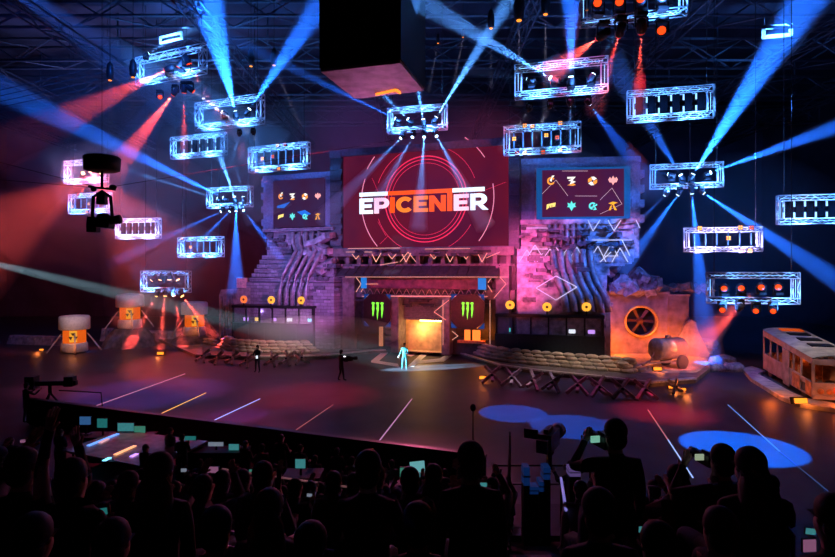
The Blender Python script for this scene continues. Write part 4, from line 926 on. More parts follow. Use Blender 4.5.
lamps(T13, [(222, 197, 60, 118, -6, 0, 8, 5200, BLUE), (216, 198, 120, 168, -3, 0, 4, 1200, BLUEW), (234, 196, 216, 145, -2, 0, 10, 1800, BLUEW), (243, 196, 238, 175, 0, 0, 8, 100, BLUEW)], M_blens, 'moving head lamp inside the small blue frame left of the left tower')
lamps(T13, [(220, 212, 150, 245, -3, 0, 7, 700, BLUE), (229, 212, 198, 244, -1, 0, 8, 700, BLUE), (236, 212, 236, 268, -1, 0, 14, 1200, BLUE), (244, 211, 268, 242, -1, 0, 9, 700, BLUE)], M_blens, 'moving head lamp under the small blue frame left of the left tower', False, .9)
T14 = frame(179, 238, 257, 223, 236, 257, 52, -18, 0, 'small truss frame with amber squares below the hub frame'); bars(T14, 6, [(.1, .95, 1), (.65, .95, 1), (.3, .5, 1), (.28, .05, 1), (.6, .05, 1)])
T15 = frame(142, 271, 292, 190, 271, 292, 50, -15, 0, 'truss frame with a row of orange lamps above the middle barrel')
lamps(T15, [(151, 281, 125, 310, 0, 0, 12, 160, RED), (160, 281, 148, 320, 0, 0, 11, 220, RED), (169.5, 281, 168, 330, 0, 0, 11, 220, RED), (178.5, 281, 205, 320, 0, 0, 12, 220, RED)], M_wlens, 'orange moving head lamp inside the frame above the middle barrel')
lamps(T15, [(156, 297, 138, 330, 0, 0, 14, 260, RED), (165, 297, 160, 340, 0, 0, 14, 300, RED), (174, 297, 182, 340, 0, 0, 14, 300, RED), (183, 297, 205, 325, 0, 0, 14, 260, RED)], M_wlens, 'orange moving head lamp under the frame above the middle barrel', False, .9)
T16 = frame(117, 219, 239, 160, 218, 238, 54, -15, 'warm', 'small plain truss frame right of the hanging camera head'); bars(T16, 6)
T17 = frame(66, 162, 185, 107, 158, 181, 55, -18, 'warm', 'small truss frame behind the black drum with orange-red lamps')
lamps(T17, [(83, 173, None, 0, 0, 0, 0, 0, RED), (91, 172, 150, 250, -6, 0, 34, 600, RED, H_dim), (99, 173, 0, 230, -8, 0, 34, 560, RED, H_dim)], M_wlens, 'orange-red moving head lamp inside the frame behind the black drum')
T18 = frame(70, 195, 214, 111, 192, 212, 54, -18, 0, 'small truss frame with amber squares under the black drum'); bars(T18, 6, [(.1, .35, 1), (.5, .45, 1), (.45, .05, 1), (.25, .98, 0), (.35, 1.15, 0)])
T19 = frame(138, 58, 87, 205, 45, 72, 42, -24, 0, 'truss frame at upper left with glowing red lamps')
lamps(T19, [(164, 71, 96, 104, 1, 0, 16, 500, RED), (178, 69, 110, 190, 1, 0, 22, 1100, RED), (190, 66, 245, 170, 1, 0, 17, 1500, RED)], M_rlens, 'red moving head lamp inside the upper left red frame', True, 1.2)
lamps(T19, [(160, 97, None, 0, 0, 0, 0, 0, RED), (172, 96, 130, 150, 1, 0, 16, 500, RED), (184, 94.5, 184, 142, 1, 0, 10, 350, RED), (195, 92.5, 232, 120, 1, 0, 5, 700, WHT)], M_rlens, 'red moving head lamp under the upper left red frame', False, 1.0)
lamps(T19, [(149, 53, 188, 30, 2, 0, 12, 300, BLUEW)], M_blens, 'blue moving head lamp on top of the upper left red frame', True, .9)
T20 = frame(160, 36, 43, 182, 33, 40, 48, -24, 0, 'tiny far truss frame at the top left above the red-lamp frame')
T21 = frame(762, 27, 38, 792, 24, 36, 46, -15, 0, 'far faint truss frame near the top right corner')
# follow spot from far left, and soft diffuse shafts
beam(P(-120, 236, 30), P(404, 362, 39.3)-P(-120, 236, 30), (P(404, 356, 39.4)-P(-120, 236, 30)).length-.5, 4.0, (.45, .8, 1), 17000, haze_mat('follow_haze', .003), .5)
beam(P(-60, -60, 38), P(150, 80, 44)-P(-60, -60, 38), 26, 13, (.03, .15, 1), 450)
# ---- hanging lamps on poles near the top
def hanging(px, py, Y, L, E, lab, s=1.0, dx=0):
    p = P(px, py, Y); t = thing('hanging_lamp', lab, 'lamp', p, 0)
    MB().lathe([(.1*s, 0), (.22*s, .1*s), (.26*s, .6*s), (.2*s, 1.1*s), (.06*s, 1.3*s)], (0, 0, 0), 12).build('shade', M_black, t)
    MB().lathe([(.11*s, -.04*s), (.12*s, 0)], (0, 0, -.01), 10).build('bulb', M_glow, t)
    MB().tube([(0, 0, 1.25*s), (0, 0, ZC-p.z)], .025, 5).build('drop_cable', M_black, t)
    beam(p+Vector((0, 0, -.1*s)), (dx, .0, -1), L, 5.0, (.7, .65, 1), E, H_dim)
for q in ((110, 80, 40, 3, 50, 'leftmost hanging black lamp in the upper left'), (133, 77, 40, 3, 50, 'hanging black lamp right of the leftmost one'), (251, 66, 42, 3, 60, 'hanging black lamp above the left part of the stage', 1, .4), (274, 65, 42, 5, 150, 'hanging black lamp left of the scoreboard cube', 1, .45),
          (491, 28, 38, 4, 90, 'hanging black lamp right of the scoreboard cube'), (519, 20, 33, 5, 140, 'black hanging lamp at top, left one of the close pair', 1.3), (545.5, 14, 33, 6, 160, 'black hanging lamp at top, right one of the close pair', 1.1), (463, 37, 46, 5, 140, 'faint slanting lamp above the middle frame', .6, -.2), (438, 43, 46, 4, 120, 'faint slanting lamp left of its twin above the middle frame', .6, -.2), (587, 10, 34, 4, 60, 'small hanging lamp at the left end of the top frame', .6)): hanging(*q)
# blue neon rod top centre
for i, (px, y0_, y1_) in enumerate(((410.5, 12, 42),)):
    a_, b_ = P(px, y0_, 40), P(px, y1_, 40); m = MB().tube([b_-b_, a_-b_+Vector((0, 0, 0))], .05, 6)
    m.tube([(0, 0, 2), (0, 0, ZC-b_.z-.05)], .012, 4); tag(m.build('light_rod', mat('rod_blue', (.1, .3, 1), .4, emit=.8, ecol=(.05, .25, 1)), loc=b_), 'thin upright blue light rod right of the scoreboard cube', 'light rod')
# ---- wire-hung camera head and drum
c = P(102, 165, 24)
t = thing('cable_camera', 'black drum and gyro camera head hanging on wires at left', 'camera', c, .1)
MB().lathe([(.55, -.28), (.7, -.22), (.74, .3), (.66, .38), (.2, .42)], (0, 0, 0), 22).build('drum', M_black, t)
m = MB(); m.tube([(0, 0, -.25), (0, 0, -1.0)], .06, 8); m.box((0, 0, -1.0), (1.1, .12, .08), (0, .1, 0)); m.ball((.45, 0, -.95), (.16, .14, .12)); m.ball((-.35, 0, -1.05), (.12, .12, .1)); m.build('gyro_arm', M_black, t)
m = MB(); m.tube([(-.35, 0, -1.35), (-.4, 0, -2.2), (-.25, 0, -2.45)], .07, 8); m.tube([(.35, 0, -1.35), (.42, 0, -2.2), (.3, 0, -2.4)], .07, 8); m.tube([(-.35, 0, -1.38), (0, 0, -1.12), (.35, 0, -1.38)], .06, 8); m.box((0, 0, -1.45), (.34, .3, .5)); m.build('yoke', M_black, t)
m = MB(); m.box((0, -.1, -2.5), (.9, .6, .4), (0, .1, 0)); m.tube([(.3, -.2, -2.45), (.85, -.25, -2.35)], [.16, .2], 12); m.box((-.35, 0, -2.75), (.4, .4, .3)); m.ball((.1, -.1, -2.25), (.3, .2, .18)); m.build('camera_body', M_black, t)
m = MB()
for a_, b_ in (((.05, 0, -1), (14, 8, 3.4)), ((-.05, 0, -1), (-16, 4, .6)), ((-.05, 0, -1), (-14, -2, 2.5)), ((0, 0, .4), (0, 0, ZC-c.z-.1))): m.tube([a_, b_], .012, 4)
m.build('wire', M_black, t)
# ================= people =================
M_skin = mat('skin', (.5, .33, .26), .6, var=.08); M_hair = mat('dark_hair', (.025, .018, .015), .7); M_cloth = [mat('cloth_%s' % n, c, .85, var=.2) for n, c in (('black', (.02, .02, .025)), ('navy', (.03, .04, .08)), ('grey', (.09, .08, .09)), ('maroon', (.1, .03, .04)), ('brown', (.09, .06, .045)), ('white', (.4, .38, .4)))]
M_jean = mat('dark_trousers', (.02, .02, .03), .85)
def skel(pose, arms, fingers):
    """joint positions (feet at the origin, facing +y) and edges of a 1.75 m adult"""
    V = {}; E = []
    def j(n, p, r, par=None):
        V[n] = (Vector(p), r)
        if par: E.append((par, n))
    sit = pose.startswith('sit'); hz = .58 if sit else .95; by = -.42 if sit else 0; lean = .05 if sit else .0
    j('pel', (0, by, hz), .15); j('wai', (0, by+.01, hz+.17), .13, 'pel'); j('che', (0, by+.02+lean, hz+.38), .155, 'wai'); j('nb', (0, by+lean, hz+.53), .075, 'che'); j('nk', (0, by+.02+lean, hz+.59), .055, 'nb')
    j('hd', (0, by+.045+lean, hz+.66), .078, 'nk'); j('cr', (0, by+.03+lean, hz+.735), .082, 'hd'); j('ns', (0, by+.15+lean, hz+.675), .012, 'hd')
    for s, q in ((-1, 'l'), (1, 'r')):
        j('er'+q, (s*.088, by+.03+lean, hz+.69), .013, 'cr')
        sh = Vector((s*.175, by+lean, hz+.47)); j('sh'+q, sh, .068, 'che')
        A = arms[0 if s < 0 else 1]; up, fo = .29, .26
        ed = Vector((s*A[0][0], A[0][1], A[0][2])).normalized(); fd = Vector((s*A[1][0], A[1][1], A[1][2])).normalized()
        el = sh+ed*up; wr = el+fd*fo; j('el'+q, el, .044, 'sh'+q); j('wr'+q, wr, .029, 'el'+q); pm = wr+fd*.075; j('pm'+q, pm, .033, 'wr'+q)
        if fingers:
            lat = fd.cross(Vector((0, 0, 1)) if abs(fd.z) < .8 else Vector((0, 1, 0))).normalized(); crl = fd.cross(lat).normalized()*(-.5)
            for k, ln in enumerate((.062, .072, .068, .052)):
                b = pm+lat*(k-1.5)*.02+fd*.012; m1 = b+(fd+crl*.3).normalized()*ln*.6; m2 = m1+(fd*.7+crl).normalized()*ln*.55
                j('f%d%s' % (k, q), b, .010, 'pm'+q); j('g%d%s' % (k, q), m1, .009, 'f%d%s' % (k, q)); j('h%d%s' % (k, q), m2, .008, 'g%d%s' % (k, q))
            b = wr+fd*.03-lat*.035; j('t0'+q, b, .011, 'wr'+q); j('t1'+q, b+(fd-lat*.7).normalized()*.045, .01, 't0'+q)
        if sit: hp, kn, an, to = (s*.1, by+.03, hz-.03), (s*.14, by+.45, hz-.02), (s*.13, by+.46, .09), (s*.14, by+.62, .045)
        elif pose == 'walk': hp, kn, an, to = (s*.09, 0, hz-.06), (s*.1, .08 if s > 0 else .02, .5), (s*.12, .12*s, .09), (s*.14, .12*s+.16, .045)
        else: hp, kn, an, to = (s*.09, 0, hz-.06), (s*.12, .02, .5), (s*.15, -.02, .09), (s*.17, .13, .045)
        j('hp'+q, hp, .1, 'pel'); j('kn'+q, kn, .062, 'hp'+q); j('an'+q, an, .042, 'kn'+q); j('to'+q, to, .04, 'an'+q)
    return V, E
DOWN = ((.12, .02, -1), (.05, .3, -1)); LAP = ((.25, .35, -1), (-.35, 1, -.15)); UP = ((.35, .75, .15), (-.5, .3, 1)); EYE = ((.45, .8, -.35), (-.65, .55, .75)); HIGH = ((.25, .3, 1), (-.1, .15, 1)); CROSS = ((.15, .2, -1), (-.9, .6, .2)); PHONE = ((.2, .7, -.5), (-.25, .8, .5))
def body_mesh(name, pose, arms, fingers=True, sub=1):
    V, E = skel(pose, arms, fingers); names = list(V); ix = {n: i for i, n in enumerate(names)}
    me = bpy.data.meshes.new('tmp'); me.from_pydata([tuple(V[n][0]) for n in names], [(ix[a], ix[b]) for a, b in E], []); o = bpy.data.objects.new('tmp', me); COL.objects.link(o)
    md = o.modifiers.new('s', 'SKIN'); md.use_smooth_shade = True
    for n in names:
        sv = me.skin_vertices[0].data[ix[n]]; r = V[n][1]; sv.radius = (r, r*(.72 if n in ('che', 'wai', 'pel') else 1)) if n not in ('che', 'wai', 'pel') else (r*1.12, r*.8); sv.use_root = n == 'pel'
    if sub: ss = o.modifiers.new('u', 'SUBSURF'); ss.levels = sub; ss.render_levels = sub
    dg = bpy.context.evaluated_depsgraph_get(); dg.update(); r_ = bpy.data.meshes.new_from_object(o.evaluated_get(dg)); r_.name = name
    bpy.data.objects.remove(o); bpy.data.meshes.remove(me)
    r_.materials.clear()
    for k in range(3): r_.materials.append(None)
    neck = V['nk'][0].z-.015; wl, wr_ = V['wrl'][0], V['wrr'][0]; hipz = V['pel'][0].z
    fs = {q: (V['el'+q][0], V['wr'+q][0]) for q in 'lr'}
    for p in r_.polygons:
        c = p.center; i = 1
        if c.z > neck and (c-V['hd'][0]).length < .26: i = 0
        for q in 'lr':
            a, b = fs[q]; d = (b-a).normalized()
            if (c-b).dot(d) > 0 and (c-b).length < .25: i = 0
        if i == 1:
            if pose.startswith('sit'):
                if c.y > V['pel'][0].y+.16 and c.z < hipz+.12 and min((c-V['wrl'][0]).length, (c-V['wrr'][0]).length, (c-V['ell'][0]).length, (c-V['elr'][0]).length) > .15 or c.z < hipz-.08: i = 2
            elif c.z < hipz-.02 and abs(c.x) < .27: i = 2
        p.material_index = i; p.use_smooth = True
    return r_, V
PM = {}
def person(loc, rz, pose, arms, label, shirt=0, hair='short', scale=1.0, key=None, group=None, trousers=None, sub=1, fingers=True, hairm=None, cat='person', skin=None):
    k = (pose, arms, fingers, sub)
    if k not in PM: PM[k] = body_mesh('body', pose, arms, fingers, sub)
    me, V = PM[k]; t = thing('person', label, cat, loc, rz, group); t.scale = (scale,)*3
    b = bpy.data.objects.new('body', me.copy()); COL.objects.link(b); b.parent = t
    b.data.materials[0] = skin or M_skin; b.data.materials[1] = M_cloth[shirt] if isinstance(shirt, int) else shirt; b.data.materials[2] = trousers or M_jean
    h = V['cr'][0]; m = MB()
    if hair != 'none':
        m.ball(h+Vector((0, -.018, .018)), (.094, .108, .10), 14, 9)
        m.ball(h+Vector((0, -.05, -.05)), (.085, .07, .09), 12, 7)
        if hair == 'long': m.tube([h+Vector((0, -.04, .02)), h+Vector((0, -.08, -.1)), h+Vector((.01, -.11, -.24)), h+Vector((.0, -.12, -.42)), h+Vector((.0, -.1, -.5))], [.08, .11, .125, .10, .03], 12)
        if hair == 'bun': m.ball(h+Vector((0, -.08, .09)), .055)
        m.build('hair', hairm or M_hair, b)
    return t, V
# --- presenter and camera crew on the floor
M_teal = mat('teal_suit', (.05, .25, .28), .6, var=.1)
pp = G(404.5, 369)
person(pp, PI, 'stand', (LAP, ((.35, .1, -1), (.4, .3, -.8))), 'presenter in a pale teal suit standing in the spotlight before the gate', M_teal, 'short', 1.03, trousers=M_teal)
q = G(257.5, 372.5); person(q, PI*.9, 'stand', (LAP, LAP), 'dark standing man holding a small white device by the left obstacle row', 0, 'short', 1.05)
tag(MB().box((0, 0, 0), (.14, .05, .2)).build('tablet', mat('tablet_white', (.9, .9, 1), .4, emit=1, ecol=(.8, .85, 1)), loc=q+Vector((.1, -.5, 1.13))), 'small lit white tablet in the hands of the dark standing man', 'tablet')
q = G(341, 381); person(q, -.9, 'walk', (LAP, LAP), 'dark camera operator with a rig on the floor left of the presenter', 0, 'short', 1.1)
def camera_rig(loc, rz, lab, s=1.0, cat='camera', screen=None, legs=0.0):
    t = thing('video_camera', lab, cat, loc, rz); t.scale = (s,)*3
    MB().bb(-.09, .09, -.22, .2, -.1, .12).bb(-.03, .03, -.15, .1, .12, .17).bb(-.07, .07, -.34, -.22, -.08, .08).build('camera_body', M_black, t)
    MB().lathe([(.07, 0), (.075, .12), (.095, .16), (.1, .3), (.085, .3)], (0, .2, .01), 16, 'y').tex(lambda v: Vector((v.x, .4-v.y, v.z)) if v.y <= .2 else v).build('camera_lens', M_black, t)
    MB().bb(-.3, -.12, -.12, -.09, .02, .14).build('viewfinder', screen or M_black, t)
    if legs:
        m = MB(); m.tube([(0, 0, -.1), (0, 0, -.35)], .04, 8); m.ball((0, 0, -.14), .07)
        m.build('pan_head', M_black, t)
        for k in range(3):
            a = 2*PI*k/3+.5; MB().tube([(0, 0, -.3), (.45*math.cos(a), .45*math.sin(a), -legs)], .025, 6).build('leg', M_black, t)
        MB().tube([(0, -.1, -.12), (.15, -.6, -.25)], .012, 6).build('pan_bar', M_black, t)
    return t
camera_rig(q+Vector((.45, .2, 1.35)), -.9, 'handheld video camera with a white light, held by the floor operator', 1.2, screen=mat('rig_light', (1, 1, 1), .3, emit=3, ecol=(.9, .9, 1)))
t = thing('microphone_stand', 'thin black stand with a round head alone on the floor in front of the crowd', 'stand', G(473, 443.5), 0)
MB().tube([(0, 0, .02), (0, 0, 1.35)], .025, 6).build('pole', M_black, t); MB().lathe([(.22, 0), (.22, .02)], (0, 0, 0), 14).build('base', M_black, t); MB().ball((0, 0, 1.45), (.12, .1, .16)).build('head', M_black, t)

# ================= front-of-house barrier and desks =================
M_bar = mat('barrier_black', (.018, .016, .02), .6)
ba, bb_ = P(30, 396, 25.3), P(486, 460, 17.6)
pts = [(ba.x, ba.y), (bb_.x, bb_.y)]
m = MB(); a0, a1 = Vector((ba.x, ba.y, 0)), Vector((bb_.x, bb_.y, 0)); m.bar(a0+Vector((0, 0, .55)), a1+Vector((0, 0, .55)), .12, 1.1)
t = thing('crowd_barrier', 'long low black barrier along the front of the crowd area', 'barrier', (0, 0, 0)); m.build('panel', M_bar, t)
m = MB(); m.bar(a0+Vector((0, -.02, 1.14)), a1+Vector((0, -.02, 1.14)), .25, .07); m.build('top_rail', mat('barrier_top', (.05, .04, .05), .4), t)
# long mixing surface reflecting the show
tb = [P(x, y, 1) for x, y in ()]
def Gz(px, py, z): return G(px, py, z)
z_t = .95; tp = [Gz(62, 450, z_t), Gz(122, 430, z_t), Gz(208, 441, z_t), Gz(152, 468, z_t)]
t = thing('glossy_table', 'long glossy table top with blue and orange streaks of light, left of the crowd', 'table', (0, 0, 0))
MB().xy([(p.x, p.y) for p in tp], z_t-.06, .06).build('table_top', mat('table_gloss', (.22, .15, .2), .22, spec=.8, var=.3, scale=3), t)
cn = sum(tp, Vector())/4
for p in tp: q_ = p*.85+cn*.15; MB().tube([(q_.x, q_.y, 0), (q_.x, q_.y, z_t-.06)], .04, 6).build('leg', M_black, t)
for i, ((x0_, y0_), (x1_, y1_), c, e, nm) in enumerate((((88, 446), (118, 434), (.15, .35, 1), 1.3, 'blue'), ((115, 455), (135, 446), (1, .4, .2), 1.4, 'orange-blue'), ((104, 461), (110, 458), (.2, .7, 1), 2, 'cyan'), ((131, 457), (137, 454), (.6, .3, 1), 1.5, 'violet'), ((100, 443), (108, 439), (1, .5, .6), .8, 'pink'))):  # reflections in the table top, made as glowing bars
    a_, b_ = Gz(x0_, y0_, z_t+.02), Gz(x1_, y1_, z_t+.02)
    tag(MB().bar(a_+Vector((0, 0, .01)), b_+Vector((0, 0, .01)), .12, .03).build('reflection_streak', mat('streak_'+nm, c, .3, emit=e, ecol=c)), nm+' light bar lying on the glossy table', 'reflection')
def screen(px, py, Y, w, h, c, lab, name='monitor', cat='monitor', e=.24, tilt=0., deskz=None):
    p = P(px, py, Y); W = w*Y/F; H = h*Y/F; t = thing(name, lab, cat, p, tilt)
    MB().box((0, 0, 0), (W*1.12, .03, H*1.15)).build('casing', M_black, t)
    n = 'scr_'+c[0]; mm = mat(n, c[1], .3, emit=e, ecol=c[1], var=.5, scale=8)
    MB().box((0, -.02, 0), (W, .012, H)).build('display', mm, t)
    m = MB()
    if name == 'monitor': MB().bb(-.03, .03, .02, .06, -H*.5-.35, 0).bb(-.15, .15, -.08, .14, -H*.5-.38, -H*.5-.35).build('stand', M_black, t)
    return t
CY, BL, TL, PK, WH, GR = ('cyan', (.15, .75, .8)), ('blue', (.1, .35, .9)), ('teal', (.05, .5, .5)), ('pink', (.8, .3, .6)), ('white', (.6, .7, .9)), ('green', (.15, .7, .5))
M_desk = M_bar
def desk(px0, px1, py, Y, lab):
    a_, b_ = P(px0, py, Y), P(px1, py, Y); t = thing('control_desk', lab, 'desk', (0, 0, 0)); zt_ = a_.z
    MB().bb(a_.x, b_.x, Y-.1, Y+.7, zt_-.05, zt_).build('desk_top', M_desk, t); MB().bb(a_.x, b_.x, Y+.6, Y+.66, 0, zt_-.05).build('front_panel', M_desk, t)
    for x in (a_.x+.05, b_.x-.05): MB().bb(x-.03, x+.03, Y, Y+.6, 0, zt_-.05).build('leg', M_desk, t)
for q in (((80, 150, 437, 20.6), 'control desk at the far left carrying a row of screens'), ((175, 245, 452, 19), 'control desk carrying the screens left of the red light lines'), ((282, 320, 477, 15.5), 'small control desk with one cyan screen in the crowd'), ((388, 432, 490, 14.5), 'control desk carrying the open laptop in the crowd')): desk(*q[0], q[1])
for q in ((85.5, 420.5, 20.8, 11, 8, BL, 'leftmost small blue monitor on the far left desk'), (102.5, 423, 20.8, 10, 9, TL, 'teal monitor second from left on the far left desk'), (126, 427, 20.8, 16, 8, CY, 'bright cyan wide monitor on the far left desk'), (140, 430, 20.8, 11, 8, GR, 'greenish monitor right of the cyan one on the far left desk'), (188, 438, 19.2, 16, 4, TL, 'low teal display left of the centre desk'), (216, 444, 19.2, 15, 4, WH, 'pale wide monitor in the row left of the crowd'), (234, 447, 19.2, 10, 6, CY, 'small cyan monitor at the right end of the row left of the crowd'), (300.5, 463.5, 15.6, 10, 9, CY, 'cyan monitor standing alone in the middle of the crowd'), (404, 472, 14.8, 8, 9, GR, 'green-cyan monitor left of the open laptop'), (213, 469.5, 12, 11, 6, PK, 'pinkish-blue screen above the heads at left')): screen(*q)
t = thing('laptop', 'open laptop glowing pale cyan right of the centre of the crowd', 'laptop', P(418, 473, 14.6), .3)
MB().bb(-.2, .2, -.28, 0, -.02, .0).build('keyboard_base', mat('laptop_base_glow', (.3, .5, .5), .4, emit=.15, ecol=(.2, .7, .8)), t); MB().box((0, .06, .14), (.4, .02, .28), (-.25, 0, 0)).build('lid', mat('scr_lap', (.3, .8, .85), .3, emit=.45, ecol=(.25, .75, .8)), t)  # screen glow on the keyboard base painted as weak emission
MB().bb(-.25, .25, -.3, .1, -.42, -.03).build('riser', M_black, t)

# ================= the stand we sit in =================
def zf(Y):
    for (a, za), (b, zb_) in zip(TI[:-1], TI[1:]):
        if a <= Y <= b: return za+(zb_-za)*(Y-a)/(b-a)
    return TI[-1][1] if Y > TI[-1][0] else TI[0][1]
TI = [(0, 5.3), (2.2, 4.9), (3.5, 4.55), (4.4, 3.95), (6, 3.3), (9, 2.0), (13, .45), (14, 0)]
M_step = mat('stand_concrete', (.045, .04, .05), .85, var=.3, bump=.2)
steps = [-3, -2, -1, 0, 1.0, 1.9, 2.8, 3.7, 4.6, 5.5, 6.4, 7.3, 8.2, 9.1, 10, 10.9, 11.8, 12.7, 13.6]
for i, y in enumerate(steps[:-1]):
    zz = zf(y+.3) if y > 0 else 5.3+(-y)*.3
    if y < 0.5: zz = 5.2+(1-y)*.12
    struct(MB().bb(-16, 14, y, steps[i+1], 0, zz), 'tiered_stand', M_step)
def tier(Y):
    for a, b in zip(steps[:-1], steps[1:]):
        if a <= Y < b: return zf(a+.3)
    return 0
M_seat = mat('seat_plastic', (.05, .03, .05), .5)
for y in steps[7:-1]:
    zz = zf(y+.3)
    for (xa_, xb_) in ((-12, P(520, 0, y+.6).x-.2), (P(575, 0, y+.6).x+.3, 11)):
        tag(MB().bb(xa_, xb_, y+.45, y+.85, zz+.36, zz+.43).bb(xa_, xb_, y+.6, y+.7, zz, zz+.36).build('bench', M_seat), 'dark bench row of the stand, one of several stepped rows', 'bench', 'stepped bench rows of the stand')
# pale-lit step edges and rails seen between the silhouettes
M_rail = mat('rail_steel', (.6, .55, .7), .25, .6)
def rail(a, b, Y0, Y1, lab, r=.012, name='handrail', mt=None):
    p, q = P(*a, Y0), P(*b, Y1); t = thing(name, lab, 'railing', (0, 0, 0)); MB().tube([p, q], r, 6).build('rail', mt or M_rail, t)
    for u in (.06, .94):
        w_ = p*(1-u)+q*u; MB().tube([(w_.x, w_.y, max(0, tier(w_.y)-.0)), w_], r, 6).build('post', M_black, t)
    return t
rail((203, 527), (249, 535), 5.5, 5.5, 'upper pale rail at the lower left between the silhouettes'); rail((200, 541), (240, 549), 5.4, 5.4, 'lower pale rail at the lower left between the silhouettes')
rail((290, 543), (334, 551), 5.2, 5.2, 'pale rail at the bottom left of the large centre silhouette'); rail((222, 469), (355, 488), 12, 12, 'long pinkish rail crossing the crowd', .02, mt=mat('rail_pink_glow', (.9, .5, .5), .3, .3, emit=.12, ecol=(1, .4, .45)))  # long rail: pinkish light on it put in as faint emission
rail((648, 486), (686, 489), 7, 7, 'thin pale rail left of the woman with the camera'); rail((646, 508), (700, 511), 6.4, 6.4, 'thin dark rail below the woman with the camera')
rail((781, 517), (794, 536), 4.2, 3.6, 'short slanting rail at the lower right'); rail((510, 432), (508, 492), 11, 11, 'upright post left of the camera platform', .02); rail((561, 478), (566, 510), 9, 7, 'bright slanting aisle rail in the lower middle', .02, mt=mat('rail_lit', (.5, .4, .9), .3, .3, emit=.5, ecol=(.35, .3, 1)))  # light on the aisle rail is painted in as emission
# wooden aisle steps
for i, y in enumerate(steps[6:14]):
    zz = zf(y+.3); a_, b_ = P(513, 0, y+.5).x, P(556, 0, y+.5).x
    tag(MB().bb(a_, b_, y+.0, y+.88, zz, zz+.05).build('aisle_step', mat('aisle_wood', (.3, .22, .26), .5, var=.35, scale=9)), 'wooden aisle step among the dark steps at bottom centre', 'step', 'wooden aisle steps')
light('SPOT', P(530, 380, 7), P(532, 545, 6.5), (.7, .35, .8), 60, .1, 22, .5)

# --- camera platform right of centre
pf = P(552, 470, 13.8); t = thing('camera_platform', 'black platform carrying the big tripod camera, right of centre', 'platform', (pf.x, pf.y+.3, 0))
MB().bb(-1.35, 1.35, -.9, .9, 0, .7).build('deck', M_bar, t)
for x in (-1.3, 0, 1.3): MB().tube([(x, .85, .7), (x, .85, 1.75)], .025, 6).build('post', M_black, t)
MB().tube([(-1.3, .85, 1.75), (1.3, .85, 1.75)], .025, 6).build('rail', M_black, t)
MB().tube([(-1.3, .85, 1.25), (1.3, .85, 1.25)], .02, 6).build('rail', M_black, t)
cb = P(549, 440, 13.9); camera_rig(cb, -.5, 'large broadcast camera on a tripod against the blue pool of light', 1.9, legs=(cb.z-.7)/1.9)
hp = P(548, 433, 13.9)
person((cb.x+.35, cb.y-.75, .7), .3, 'stand', (PHONE, PHONE), 'camera operator behind the large tripod camera', 0, 'short', 1.0)
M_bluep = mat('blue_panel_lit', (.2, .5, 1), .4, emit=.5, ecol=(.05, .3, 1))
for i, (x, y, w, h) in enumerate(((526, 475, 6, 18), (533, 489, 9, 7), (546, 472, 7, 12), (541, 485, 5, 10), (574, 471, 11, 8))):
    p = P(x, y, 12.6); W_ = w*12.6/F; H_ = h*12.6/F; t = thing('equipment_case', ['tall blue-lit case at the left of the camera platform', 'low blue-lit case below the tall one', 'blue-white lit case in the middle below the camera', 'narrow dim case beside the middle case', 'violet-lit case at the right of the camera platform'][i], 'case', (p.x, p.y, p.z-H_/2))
    MB().bb(-W_/2, W_/2, -.1, .2, 0, H_).build('case_body', mat('case_blue_glow', (.1, .2, .8), .4, emit=.06, ecol=(.03, .2, 1)) if i < 4 else mat('case_violet_glow', (.6, .4, .9), .4, emit=.15, ecol=(.5, .3, 1)), t)  # coloured light on the cases, put in as faint emission
    MB().bb(-W_/2-.01, W_/2+.01, -.12, .22, H_*.46, H_*.54).build('strap', M_black, t)
    MB().bb(-W_/2, W_/2, -.1, .2, -(p.z-H_/2)+tier(p.y), -.01).build('stand', M_black, t)
# --- broadcast camera crane and man at far left
jb = G(50, 418); t = thing('camera_crane', 'black camera crane with a long arm and tripod at the far left', 'camera crane', jb, .1)
m = MB()
for k in range(3): a = 2*PI*k/3+.6; MB().tube([(0, 0, 1.2), (.8*math.cos(a), .8*math.sin(a), 0)], .05, 6).build('leg', M_black, t)
MB().bb(-.9, 1.2, -.12, .12, 1.55, 1.75).bb(-1.0, -.6, -.25, .25, 1.4, 2.0).bb(.7, 1.1, -.2, .2, 1.5, 1.95).tube([(0, 0, 1.2), (0, 0, 1.6)], .08, 8).build('arm', M_black, t)
MB().tube([(.4, 0, 1.3), (2.3, 0, 1.15), (2.4, 0, .0)], .03, 6).build('side_rail', M_black, t)
q = G(26, 424); person(q, -.5, 'stand', (PHONE, PHONE), 'dark figure working the camera crane at the far left', 0, 'short', 1.05)

# ================= phones =================
def phone(px, py, Y, c, lab, w=.085, h=.055, e=.35):
    p = P(px, py, Y); t = thing('phone', lab, 'phone', p, rnd.uniform(-.15, .15)); t.rotation_euler.y = rnd.uniform(-.15, .15)
    MB().box((0, 0, 0), (w, .012, h)).build('case', M_black, t); MB().box((0, -.009, 0), (w*.92, .006, h*.86)).build('display', mat('scr_'+c[0], c[1], .3, emit=e, ecol=c[1], var=.5, scale=30), t); return p
